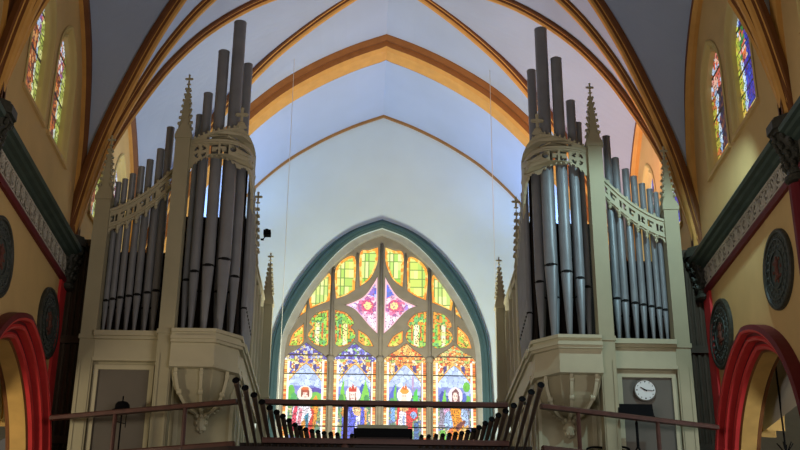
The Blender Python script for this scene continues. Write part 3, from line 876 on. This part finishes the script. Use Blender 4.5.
def motif_scroll(cx, cy, w_, h_, flip=1):
    a = [(-.5, .5), (.5, .5), (.5, .22), (-.18, .22), (-.18, -.22), (.3, -.22), (.3, 0), (.5, 0), (.5, -.5), (-.5, -.5)]
    return [[(cx + flip * x * w_, cy + y * h_) for x, y in a]]
def build_organ(s, label):
    side = 'left' if s < 0 else 'right'
    root = empty('organ_case', (s * 4.0, 20.9, 6.0))
    tag(root, label, 'pipe organ', 'organ cases on the gallery')
    X = lambda a: s * a
    # posts
    post(root, X(5.15), X(5.42), 20.62, 20.92, 6.0, 11.06)
    pinnacle(root, X(5.285), 20.77, 11.04, 12.34, .24)
    post(root, X(3.72), X(3.99), 20.26, 20.56, 6.0, 12.18)
    pinnacle(root, X(3.855), 20.41, 12.16, 13.50, .24)
    post(root, X(2.56), X(2.66), 22.26, 22.38, 8.3, 10.45, False)
    pinnacle(root, X(2.60), 22.31, 10.40, 11.92, .12)
    post(root, X(2.38), X(2.58), 24.45, 24.65, 6.0, 10.40)
    pinnacle(root, X(2.48), 24.55, 10.38, 11.50, .18)
    # back and lower bodies
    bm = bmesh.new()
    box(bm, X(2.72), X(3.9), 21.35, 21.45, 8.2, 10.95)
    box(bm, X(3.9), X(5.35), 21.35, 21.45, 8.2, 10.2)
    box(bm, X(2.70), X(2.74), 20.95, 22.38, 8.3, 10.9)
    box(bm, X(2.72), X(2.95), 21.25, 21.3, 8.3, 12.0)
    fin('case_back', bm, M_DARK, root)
    bm = bmesh.new()
    box(bm, X(3.99), X(5.42), 20.72, 20.90, 6.0, 8.20)                      # below the flat
    box(bm, X(2.62), X(3.99), 20.78, 20.95, 6.0, 8.20)                      # behind the corbel
    box(bm, X(2.62), X(2.75), 20.9, 24.45, 6.0, 8.20)                       # inner side
    box(bm, X(2.62), X(5.42), 20.9, 21.5, 8.10, 8.20)
    fin('lower_case', bm, M_CASE, root)
    # impost under the flat of pipes
    bm = bmesh.new()
    for y, z0, z1 in ((20.52, 8.30, 8.39), (20.57, 8.25, 8.30), (20.63, 7.92, 8.25), (20.60, 7.86, 7.92)):
        box(bm, X(3.97), X(5.16), y, 20.9, z0, z1)
    fin('impost', bm, M_TRIM, root)
    # framed panel under the flat
    pn = bmesh.new(); box(pn, X(4.16), X(5.05), 20.705, 20.73, 6.02, 7.72)
    fin('lower_panel', pn, M_CASED, root)
    bm = bmesh.new()
    for x0, x1, z0, z1 in ((4.08, 4.16, 6.0, 7.72), (5.05, 5.13, 6.0, 7.72), (4.08, 5.13, 7.72, 7.80)):
        box(bm, X(x0), X(x1), 20.67, 20.74, z0, z1)
    fin('panel_frame', bm, M_TRIM, root)
    # turret: canted oriel box on a carved corbel
    pl = lambda o: [(X(3.73 + 0), 20.80), (X(3.73), 20.12 - o), (X(2.98 - o * .3), 20.12 - o), (X(2.60 - o), 20.50 - o * .4), (X(2.60 - o), 20.95)]
    bm = bmesh.new()
    for o, z0, z1 in ((.06, 8.24, 8.30), (.02, 8.18, 8.24), (.10, 8.10, 8.16), (.07, 8.05, 8.10), (0, 7.70, 8.18), (.03, 7.62, 7.72)):
        prism(bm, pl(o), z0, z1)
    fin('turret_box', bm, M_TRIM, root)
    bm = bmesh.new()
    rings = []
    for k in range(13):
        t = k / 12; q = math.sqrt(max(0, 1 - t ** 2.0)) * .93 + .05
        z = 7.62 - t * .66
        rings.append([(X(3.2) + (px - X(3.2)) * q * .97, 20.80 + (py + (.10 if py < 20.7 else 0) - 20.80) * q, z) for i, (px, py) in enumerate(pl(-.02))])
    loft(bm, rings)
    fin('corbel_bowl', bm, M_CASE, root)
    for dx in (-.44, -.02, .42):
        bm = bmesh.new()
        pts = []
        for k in range(15):
            t = k / 14; q = math.sqrt(max(0, 1 - t ** 2.0))
            yf = 20.20 + (.20 if dx * 1 < -.3 else 0)
            pts.append(Vector((X(3.2 + dx * (q * .95 + .05)), 20.78 + (yf - 20.78) * q, 7.62 - .68 * t)))
        sweep(bm, pts, (1, 0, 0), [(-.028, -.035), (-.028, .035), (.028, .035), (.028, -.035)], None, True)
        lathe(bm, [(.055, -.035), (.055, .035)], pts[0] + Vector((0, .01, -.09)), (1, 0, 0), n=12)
        lathe(bm, [(.05, -.04), (.05, .04)], pts[8] + Vector((0, -.01, .0)), (1, 0, 0), n=12)
        fin('scroll_bracket', bm, M_TRIM, root)
    bm = bmesh.new()
    lathe(bm, [(.02, 0), (.07, .08), (.09, .18), (.07, .28), (.05, .34)], (X(3.2), 20.74, 6.62), n=10)
    for k in range(5):
        a = PI + PI * k / 4
        for zz, rr in ((6.92, .10), (6.80, .09), (6.70, .06)):
            ball(bm, (X(3.2) + rr * math.cos(a), 20.74 + rr * .6 * math.sin(a), zz), .035, 1, (1, 1, 1.7))
    for q in (-1, 1):
        for k in range(6):
            ball(bm, (X(3.2) + q * (.07 + .06 * k), 20.76, 6.95 + .008 * k * k), .035, 1, (1.4, .7, .9))
    fin('leaf_pendant', bm, M_TRIM, root)
    # side posts of lower body and raised panels beneath the corbel
    bm = bmesh.new()
    for x0, x1 in ((2.66, 2.72), (3.60, 3.68)):
        box(bm, X(x0), X(x1), 20.75, 20.79, 6.0, 7.5)
    box(bm, X(2.66), X(3.68), 20.75, 20.79, 7.45, 7.5)
    fin('panel_frame', bm, M_TRIM, root)
    # ---- pipes of the flat
    tops = [(4.21, 12.60, 9.24), (4.36, 12.13, 9.20), (4.54, 11.90, 9.16), (4.69, 11.75, 9.13), (4.84, 11.60, 9.10), (4.975, 11.49, 9.07), (5.09, 11.42, 9.04)]
    for k, (x, zt, zm) in enumerate(tops):
        pipe(root, X(x), 20.88, zt, zm, 8.39, .075 - .004 * k)
    # ---- pipes of the turret on a curved plan
    for x, y, zt in ((3.55, 21.0, 12.0), (3.34, 21.02, 12.2), (3.10, 21.05, 12.3), (2.86, 21.08, 12.1)):
        pipe(root, X(x), y, zt, 9.3, 8.30, .085)
    for k in range(6):
        pipe(root, X(4.29 + .155 * k), 21.15, 11.4 - .12 * k, 9.0, 8.39, .055)
    tur = [(3.655, 20.78, 12.83, 9.42, .072), (3.49, 20.55, 13.18, 9.50, .088), (3.235, 20.45, 14.06, 9.58, .108), (2.965, 20.50, 14.76, 9.72, .122), (2.79, 20.78, 13.98, 9.50, .088)]
    for x, y, zt, zm, r in tur:
        pipe(root, X(x), y, zt, zm, 8.30, r, (s * -.35 if x < 3 else 0, -1))
    # ---- pipes of the inner side
    for k in range(8):
        y = 21.02 + .155 * k
        zt = 11.75 - 1.25 * (k / 7) ** .8
        pipe(root, X(2.61), y, zt, 8.98 - .02 * k, 8.30, .06, (-s, 0))
    # ---- pierced bands
    def flatmap(u, v, t): return (X(u), 20.70 + t, v)
    cat = lambda u: 11.50 - .94 * (1 - ((5.15 - u) / 1.16)) + .55 * (((5.15 - u) / 1.16) - ((5.15 - u) / 1.16) ** 2) * -1.0
    us = [3.99 + 1.16 * k / 28 for k in range(29)]
    top = [(u, cat(u) + .19) for u in us]
    bot = []
    npd = 7
    for u in us[::-1]:
        ph = ((u - 3.99) / 1.16 * npd) % 1
        bot.append((u, cat(u) - .17 - .05 * abs(math.cos(PI * ph)) ** 4 * 1.6 + .0))
    hl = []
    for k in range(7):
        u = 3.99 + 1.16 * (k + .5) / 7; zc = cat(u) + .02; sl = (cat(u + .02) - cat(u - .02)) / .04
        for hh in ([[(-.055, -.06), (.02, -.06), (.02, -.01), (-.015, -.01), (-.015, .03), (.055, .03), (.055, .075), (-.055, .075)]] if k % 2 else [[(-.06, -.07), (-.02, -.07), (-.02, .07), (-.06, .07)], [(.0, -.06), (.06, -.06), (.06, -.02), (.035, -.02), (.035, .02), (.06, .02), (.06, .07), (.0, .07)]]):
            hl.append([(u + a, zc + b + a * sl) for a, b in hh])
    band_o = plate('pierced_band', top + bot, hl, .05, flatmap, M_TRIM, root)
    bm = bmesh.new()
    for dz, r_ in ((.20, .022), (-.13, .016)):
        sweep(bm, [Vector((X(u), 20.70, cat(u) + dz)) for u in us], (0, -1, 0), [(-.01, -r_), (.035, -r_), (.035, r_), (-.01, r_)], None, True)
    for k in range(8):
        u = 3.99 + 1.16 * k / 7
        if k in (0, 7): continue
        lathe(bm, [(.01, -.12), (.035, -.08), (.02, -.04), (.045, 0), (.045, .03)], (X(u), 20.69, cat(u) - .20), n=8)
        ball(bm, (X(u), 20.70, cat(u) + .25), .035, 1, (1, 1, 1.5))
    fin('band_moulding', bm, M_TRIM, root)
    # turret band: plan curve from the post round the canted corner
    plan = crom([(3.73, 20.36), (3.55, 20.27), (3.30, 20.20), (3.05, 20.20), (2.84, 20.27), (2.70, 20.45), (2.62, 20.72), (2.60, 20.98)], 5)
    Ls = [0]
    for a, b in zip(plan, plan[1:]): Ls.append(Ls[-1] + math.dist(a, b))
    LT = Ls[-1]
    def pm(u, v, t):
        u = max(0, min(LT, u)); i = 0
        while i < len(Ls) - 2 and Ls[i+1] < u: i += 1
        f = (u - Ls[i]) / (Ls[i+1] - Ls[i]); a, b = plan[i], plan[i+1]
        x, y = a[0] + (b[0]-a[0])*f, a[1] + (b[1]-a[1])*f
        dx, dy = b[0]-a[0], b[1]-a[1]; L = math.hypot(dx, dy)
        return (X(x + dy / L * -t), y + (dx / L) * -t * -1 * -1 if False else y + t * abs(dx) / L, v)
    uc = 1.00                                            # arc length at the corner
    def topz(u):
        if u < uc: return 12.06 + .10 * math.sin(PI * u / uc * .6) + .16 * (u / uc) ** 2
        f = (u - uc) / (LT - uc); return 12.32 - .26 * f
    def botz(u):
        if u < uc:
            t = u / uc; b = 11.34 + .36 * math.sin(PI * (t * .92 + .02)) ** .55
        else:
            t = (u - uc) / (LT - uc); b = 11.42 + .24 * math.sin(PI * min(1, t * .9 + .1)) ** .6 - .5 * t ** 2
        return b
    N = 72
    tp = [(LT * k / N, topz(LT * k / N)) for k in range(N + 1)]
    bt = [(LT * k / N, botz(LT * k / N) - (.045 if k % 4 == 0 else 0)) for k in range(N, -1, -1)]
    hl = motif_cross(.24, 11.80, .14) + motif_scroll(.50, 11.83, .17, .20) + motif_scroll(.70, 11.84, .15, .20, -1) + [disc(.86, 11.86, .07, 8)] \
        + motif_cross(1.22, 11.80, .08) + motif_scroll(1.42, 11.74, .10, .15) + [[(.35, 12.05), (.75, 12.10), (.75, 12.13), (.35, 12.09)]] + [disc(uc, 12.20, .03, 6)]
    plate('pierced_band', tp + bt, hl, .05, pm, M_TRIM, root)
    bm = bmesh.new()
    def pv(u, z, o): q = pm(u, z, -o); return Vector(q)
    for zf, o, r_ in ((lambda u: 12.00, .03, .022), (lambda u: 11.96, .015, .014), (topz, .0, .02)):
        rows = []
        for k in range(N + 1):
            u = LT * k / N; z = zf(u)
            rows.append([pv(u, z - r_, -.02), pv(u, z - r_, o), pv(u, z + r_, o), pv(u, z + r_, -.02)])
        loft(bm, rows)
    for k in range(1, 18):
        u = LT * k / 18; p = pv(u, topz(u) + .04, .0); ball(bm, p, .026, 1, (1, 1, 1.3))
    p = pm(uc, topz(uc), 0)
    a = [bm.verts.new(q) for q in ((p[0] - .12, p[1] - .02, p[2]), (p[0] + .12, p[1] - .02, p[2]), (p[0], p[1] - .02, p[2] + .2), (p[0], p[1] + .06, p[2]))]
    bm.faces.new((a[0], a[1], a[2])); bm.faces.new((a[0], a[2], a[3])); bm.faces.new((a[1], a[3], a[2]))
    finial_cross(bm, p[0], p[1], p[2] + .1, .32)
    fin('band_moulding', bm, M_TRIM, root)
    # side band with stepped cresting, gabled side panels and frames
    zc = lambda y: 11.25 - 1.0 * ((y - 20.98) / 1.25) ** .8 if y > 20.98 else 11.25
    ys = [20.98 + 1.25 * k / 16 for k in range(17)]
    ol = [(y, zc(y) + .34) for y in ys] + [(y, zc(y) - (.10 if i % 2 else 0)) for i, y in list(enumerate(ys))[::-1]]
    hl = [disc(y, zc(y) + .18, .05, 8) for y in ys[2:-1:2]]
    plate('pierced_band', ol, hl, .05, lambda u, v, t: (X(2.56 + t), u, v), M_TRIM, root)
    for y in ys[::2]:
        bm = bmesh.new(); ball(bm, (X(2.57), y, zc(y) + .38), .04, 1, (1, 1, 1.6)); fin('crocket', bm, M_TRIM, root)
    bm = bmesh.new(); box(bm, X(2.64), X(2.70), 22.40, 24.45, 8.3, 10.25); fin('side_panel', bm, M_CASED, root)
    bm = bmesh.new()
    for y0, y1, z0, z1 in ((22.42, 22.52, 8.3, 10.3), (23.02, 23.10, 8.3, 10.3), (23.62, 23.70, 8.3, 10.3), (24.33, 24.45, 8.3, 10.3), (22.42, 24.45, 10.2, 10.36), (22.42, 24.45, 8.3, 8.42)):
        box(bm, X(2.56), X(2.66), y0, y1, z0, z1)
    box(bm, X(2.54), X(2.68), 22.40, 24.48, 10.36, 10.42)
    fin('side_frame', bm, M_TRIM, root)
    for k in range(9):
        bm = bmesh.new(); ball(bm, (X(2.6), 22.55 + .22 * k, 10.46), .045, 1, (1, 1, 1.6)); fin('crocket', bm, M_TRIM, root)
    bm = bmesh.new()
    for o, z0, z1 in ((.10, 8.22, 8.30), (.06, 8.14, 8.22), (.02, 7.80, 8.14), (.05, 7.72, 7.80)):
        box(bm, X(2.62 - o), X(2.70), 20.96, 24.45, z0, z1)
    fin('side_impost', bm, M_TRIM, root)
    bm = bmesh.new()
    for y0 in (21.1, 22.0, 22.9, 23.8):
        for a, b, z0, z1 in ((0, .06, 6.3, 7.6), (.6, .66, 6.3, 7.6), (0, .66, 7.54, 7.6)):
            box(bm, X(2.59), X(2.63), y0 + a, y0 + b, z0, z1)
    fin('panel_frame', bm, M_TRIM, root)
    return root
build_organ(-1, 'grey-pipe organ case on the left of the great window, in dim warm light')
build_organ(1, 'grey-pipe organ case right of the great window, with a clock on its panel')

# ------------------------------------------------------------------ things on and before the cases
ck = tag(empty('wall_clock', (4.555, 20.66, 7.48)), 'round white-faced clock with black hands on the right organ panel', 'clock')
bm = bmesh.new(); lathe(bm, [(.20, 0), (.205, .05), (.185, .075), (.175, .05)], (4.555, 20.70, 7.48), (0, -1, 0), n=32); fin('clock_rim', bm, M_CASED, ck, True)
bm = bmesh.new(); lathe(bm, [(.182, 0), (.182, .02)], (4.555, 20.66, 7.48), (0, -1, 0), n=32)
fin('dial', bm, M_WHITE, ck)
for k in range(12):
    a = k * PI / 6; bm = bmesh.new()
    c = Vector((4.555 + .15 * math.sin(a), 20.636, 7.48 + .15 * math.cos(a))); ball(bm, c, .009 if k % 3 else .014, 1, (1, .3, 1))
    fin('hour_mark', bm, M_BLACK, ck)
for ang, L, wd in ((R(-60), .10, .012), (R(95), .145, .008)):
    bm = bmesh.new(); d = Vector((math.sin(ang), 0, math.cos(ang)))
    p = Vector((4.555, 20.63, 7.48)); tube(bm, p - d * .03, p + d * L, wd, wd * .5, n=6); fin('clock_hand', bm, M_BLACK, ck)

def music_stand(x, y, z, w_, label, tilt=.35):
    t = tag(empty('music_stand', (x, y, 6.0)), label, 'music stand')
    bm = bmesh.new()
    a = Vector((0, math.sin(tilt), math.cos(tilt)))
    p0 = Vector((x, y - .05, z))
    c = [p0 + Vector((sx * w_ / 2, 0, 0)) + a * h for sx, h in ((-1, 0), (1, 0), (1, .26), (-1, .26))]
    nrm = Vector((0, -math.cos(tilt), math.sin(tilt))) * .015
    loft(bm, [[q + nrm for q in c], [q - nrm for q in c]])
    box(bm, x - w_/2, x + w_/2, y - .12, y - .03, z - .012, z + .012)
    fin('desk', bm, M_BLACK, t)
    bm = bmesh.new(); tube(bm, (x, y, 6.35), (x, y, z + .1), .016, n=8); tube(bm, (x, y, 6.35), (x, y, 6.8), .024, n=8); fin('pole', bm, M_BLACK, t)
    for k in range(3):
        an = k * 2 * PI / 3 + .5
        bm = bmesh.new(); tube(bm, (x, y, 6.4), (x + .24 * math.cos(an), y + .24 * math.sin(an), 6.012), .012, n=6); fin('leg', bm, M_BLACK, t)
music_stand(4.27, 20.26, 6.88, .60, 'black wide music stand below the clock on the right of the gallery')
t = tag(empty('lamp', (-4.52, 20.30, 6.0)), 'black domed lamp with a short spike on a stand behind the left gallery rail', 'lamp')
bm = bmesh.new(); lathe(bm, [(.17, 0), (.17, .03), (.13, .05), (.12, .13), (.09, .17), (.03, .19), (.012, .195), (.012, .28)], (-4.49, 20.3, 6.86), n=18); fin('lamp_shade', bm, M_BLACK, t, True)
bm = bmesh.new(); tube(bm, (-4.49, 20.3, 6.0), (-4.49, 20.3, 6.87), .014, n=8); tube(bm, (-4.41, 20.3, 6.6), (-4.41, 20.3, 6.87), .008, n=6); tube(bm, (-4.57, 20.3, 6.7), (-4.41, 20.3, 6.66), .008, n=6); fin('pole', bm, M_BLACK, t)
bm = bmesh.new(); lathe(bm, [(.16, 0), (.15, .02), (.03, .035)], (-4.49, 20.3, 6.0), n=16); fin('base', bm, M_BLACK, t)
t = tag(empty('spotlight', (-2.5, 22.2, 11.05)), 'small black spotlight clamped on the inner side of the left organ case', 'spotlight')
bm = bmesh.new(); box(bm, -2.44, -2.30, 22.12, 22.28, 10.94, 11.04); lathe(bm, [(.035, 0), (.05, .05)], (-2.37, 22.12, 10.99), (0, -1, 0), n=10); fin('lamp_head', bm, M_BLACK, t)
bm = bmesh.new(); tube(bm, (-2.46, 22.3, 10.9), (-2.36, 22.2, 10.98), .012, n=6); tube(bm, (-2.5, 22.3, 10.9), (-2.44, 22.3, 10.9), .02, n=6); fin('bracket', bm, M_BLACK, t)

# gallery railings
def railing(p0, p1, posts, label, low=True):
    P0, P1 = Vector((*p0, 0)), Vector((*p1, 0))
    t = tag(empty('gallery_railing', ((P0 + P1) / 2) + Vector((0, 0, 6.0))), label, 'railing', 'dark wooden gallery railings')
    sd = (P1 - P0).normalized().cross(Vector((0, 0, 1)))
    def bar(z, hz, wd, nm):
        bm = bmesh.new()
        prof = [(-wd, -hz), (-wd, hz * .4), (-wd * .5, hz), (wd * .5, hz), (wd, hz * .4), (wd, -hz)]
        loft(bm, [[p + sd * a + Vector((0, 0, z + b)) for a, b in prof] for p in (P0, P1)])
        fin(nm, bm, M_WOOD, t)
    bar(6.735, .04, .05, 'top_rail')
    bar(6.11 if abs(p0[1] - p1[1]) < .1 else 6.05, .045, .05, 'bottom_rail')
    for f in posts:
        p = P0 + (P1 - P0) * f
        bm = bmesh.new(); tube(bm, p + Vector((0, 0, 6.0)), p + Vector((0, 0, 6.71)), .036, n=10)
        lathe(bm, [(.06, 0), (.06, .04), (.04, .06)], p + Vector((0, 0, 6.0)), n=10)
        fin('post', bm, M_WOOD, t)
railing((-5.66, 20.26), (-2.42, 19.02), (.36, .735), 'reddish brown gallery railing slanting away to the left wall')
railing((-1.98, 19.0), (1.92, 19.0), (.335,), 'level middle gallery railing crossing in front of the great window')
railing((2.46, 19.02), (5.66, 20.26), (.20, .645), 'reddish brown gallery railing slanting away below the clock')

# chest and fanned horizontal trumpets
t = tag(empty('organ_chest', (0, 20.45, 6.0)), 'long dark wooden chest carrying the fanned trumpet pipes', 'organ chest')
bm = bmesh.new(); box(bm, -2.42, 2.42, 20.25, 20.62, 6.0, 6.30); fin('chest_body', bm, M_DWOOD, t)
bm = bmesh.new(); box(bm, -2.46, 2.46, 20.22, 20.65, 6.30, 6.35); fin('chest_top', bm, M_DWOOD, t)
BELL = [(2.397, 18.5, 6.94), (2.262, 18.64, 6.86), (2.13, 18.78, 6.785), (2.01, 18.92, 6.71), (1.893, 19.06, 6.655), (1.79, 19.2, 6.62), (1.697, 19.34, 6.59), (1.604, 19.48, 6.555), (1.51, 19.60, 6.515), (1.43, 19.68, 6.49), (1.34, 19.74, 6.475), (1.24, 19.78, 6.46), (1.14, 19.81, 6.455), (1.04, 19.84, 6.445), (.93, 19.86, 6.44), (.82, 19.88, 6.435), (.70, 19.90, 6.43), (.58, 19.92, 6.43)]
def trumpet(s, k):
    x, y, z = BELL[k]
    b = Vector((s * x, y, z)); a = Vector((s * (x * .955), 20.24, 6.20 if k < 12 else 6.22))
    d = (b - a).normalized(); L = (b - a).length
    r0, rb = .022, .052 - .0012 * k
    side = 'left' if s < 0 else 'right'
    nth = ['outermost', 'second', 'third', 'fourth', 'fifth', 'sixth', 'seventh', 'eighth', 'ninth', 'tenth', 'eleventh', 'twelfth', 'thirteenth', 'fourteenth', 'fifteenth', 'sixteenth', 'seventeenth', 'innermost'][k]
    size = 'long' if k < 6 else 'shorter' if k < 11 else 'short'
    lab = '%s dark trumpet pipe, %s%s of the %s half of the fan' % (size, nth, ' pipe' if k in (0, 17) else ' from the outer end', side)
    t = empty('trumpet_pipe', a)
    tag(t, lab, 'organ pipe', 'trumpet pipes in the %s half of the fan' % side)
    bm = bmesh.new()
    lathe(bm, [(.012, -.06), (r0, .0), (r0 * 1.25, L * .3), (r0 * 1.7, L * .65), (.040, L * .9), (rb * .9, L * .96), (rb, L), (rb * .75, L - .01), (.02, L - .12)], a, d, n=12)
    fin('tube', bm, M_TRUMP, t, True)
    bm = bmesh.new()
    lathe(bm, [(rb * 1.02, L - .012), (rb * 1.18, L - .002), (rb * 1.02, L + .012), (rb * .8, L + .004)], a, d, n=12)
    lathe(bm, [(rb * .8, L - .02), (rb * .8, L - .005)], a, d, n=12)
    fin('bell_rim', bm, M_BLACK, t, True)
for s in (-1, 1):
    for k in range(len(BELL)): trumpet(s, k)
# console behind the middle rail
t = tag(empty('organ_console', (-.06, 20.95, 6.0)), 'dark organ console with a pale lid behind the middle of the railing', 'organ console')
bm = bmesh.new(); box(bm, -.52, .42, 20.75, 21.25, 6.0, 6.60); fin('console_body', bm, M_DWOOD, t)
bm = bmesh.new(); box(bm, -.56, .46, 20.72, 21.28, 6.60, 6.75); fin('console_case', bm, M_BLACK, t)
bm = bmesh.new(); loft(bm, [[(x, 20.74, 6.75), (x, 20.80, 6.83), (x, 21.25, 6.86), (x, 21.25, 6.75)] for x in (-.50, .38)])
fin('console_lid', bm, M_CASE, t)
# chairs on the right of the gallery: only the curved backs show
ch = None
def chair(x, y, label):
    t = tag(empty('gallery_chair', (x, y, 6.0)), label, 'chair')
    bm = bmesh.new()
    pts = [Vector((x - .17, y, 6.0)), Vector((x - .17, y, 6.36)), Vector((x - .13, y, 6.43)), Vector((x, y, 6.45)), Vector((x + .13, y, 6.43)), Vector((x + .17, y, 6.36)), Vector((x + .17, y, 6.0))]
    sweep(bm, crom([tuple(p) for p in pts], 4), (0, 1, 0), [(-.015, -.015), (.015, -.015), (.015, .015), (-.015, .015)], None, True)
    box(bm, x - .15, x + .15, y - .008, y + .008, 6.28, 6.40)
    fin('backrest', bm, M_BLACK, t)
    bm = bmesh.new(); box(bm, x - .18, x + .18, y - .38, y + .0, 6.20, 6.23); fin('seat', bm, M_BLACK, t)
    for a in (-.16, .16):
        bm = bmesh.new(); tube(bm, (x + a, y - .36, 6.0), (x + a, y - .36, 6.2), .012, n=6); fin('leg', bm, M_BLACK, t)
chair(3.62, 20.62, 'dark chair with a rounded back under the right corbel')
chair(4.02, 20.90 - .32, 'dark chair with a rounded back beside the foot of the music stand')

# carved medallions in the arcade spandrels
def medallion(s, y, z, label, mt):
    t = tag(empty('wall_medallion', (s * 6.0, y, z)), label, 'medallion', None)
    ax = (-s, 0, 0); r = .635
    bm = bmesh.new(); lathe(bm, [(r, 0), (r, .05), (r * .97, .07), (r * .90, .07), (r * .88, .045)], (s * 6.0, y, z), ax, n=40, caps=False); fin('rim', bm, M_BRONZE, t)
    bm = bmesh.new(); lathe(bm, [(r * .89, 0), (r * .89, .04)], (s * 6.0, y, z), ax, n=40)
    for rr, n, br in ((.80, 30, .030), (.68, 22, .034), (.55, 18, .03)):
        for k in range(n):
            a = 2 * PI * k / n
            ball(bm, (s * 5.955, y + r * rr * math.cos(a), z + r * rr * math.sin(a)), br, 1, (.6, 1.1, 1.1))
    for rr in (.74, .46):
        ring = [Vector((s * 5.955, y + r * rr * math.cos(2*PI*i/30), z + r * rr * math.sin(2*PI*i/30))) for i in range(31)]
        sweep(bm, ring, (s, 0, 0), [(-.02, .012), (-.02, -.012), (.01, -.012), (.01, .012)])
    fin('carved_disc', bm, mt, t)
    bm = bmesh.new()
    for dz, w_, h_ in ((.10, .10, .10), (-.02, .07, .14), (-.12, .11, .06)):
        ball(bm, (s * 5.95, y, z + dz), .5 * (w_ + h_), 2, (.35, w_ / (w_ + h_) * 1.6, h_ / (w_ + h_) * 1.6))
    for k in range(8):
        a = 2 * PI * k / 8; ball(bm, (s * 5.955, y + .17 * math.cos(a), z + .19 * math.sin(a)), .035, 1, (.5, 1, 1))
    fin('centre_figure', bm, M_CREDC, t)
medallion(-1, 20.50, 8.49, 'round carved medallion on the left wall, the whole one beside the organ', M_MED)
medallion(1, 20.52, 8.50, 'round carved medallion on the right wall, the smaller and farther one', M_MED)
medallion(-1, 17.36, 8.50, 'round carved medallion on the left wall, cut by the picture edge', M_MED)
medallion(1, 17.32, 8.50, 'round carved medallion on the right wall, the larger nearer one', M_MED)

# hanging lamp rod in the right arcade arch, cables from the vault
t = tag(empty('hanging_lamp', (6.9, 21.0, 6.3)), 'black lamp hanging on a long rod inside the right red arch', 'lamp')
bm = bmesh.new(); tube(bm, (6.75, 20.15, 6.1), (6.75, 20.15, 8.05), .017, n=8); fin('rod', bm, M_BLACK, t)
bm = bmesh.new(); lathe(bm, [(.02, 0), (.06, -.02), (.05, -.06), (.02, -.08)], (6.75, 20.15, 8.08), n=10); fin('ceiling_hook', bm, M_BLACK, t)
bm = bmesh.new()
for k in range(6):
    a = k * PI / 3; tube(bm, (6.75, 20.15, 6.25), (6.75 + .14 * math.cos(a), 20.15 + .14 * math.sin(a), 6.45), .01, n=5)
lathe(bm, [(.02, .0), (.12, .05), (.14, .2), (.10, .3), (.02, .32)], (6.75, 20.15, 5.85), n=12); fin('lantern', bm, M_BLACK, t)
for s, lab in ((-1, 'thin dark cable hanging from the vault left of the great window'), (1, 'thin dark cable hanging from the vault right of the great window')):
    bm = bmesh.new(); x = -2.28 if s < 0 else 2.55
    tube(bm, (x, 26.0, 6.0), (x, 26.0, g(6 - abs(x)) + .3), .007, n=5)
    o = fin('hanging_cable', bm, M_AISLE); tag(o, lab, 'cable')
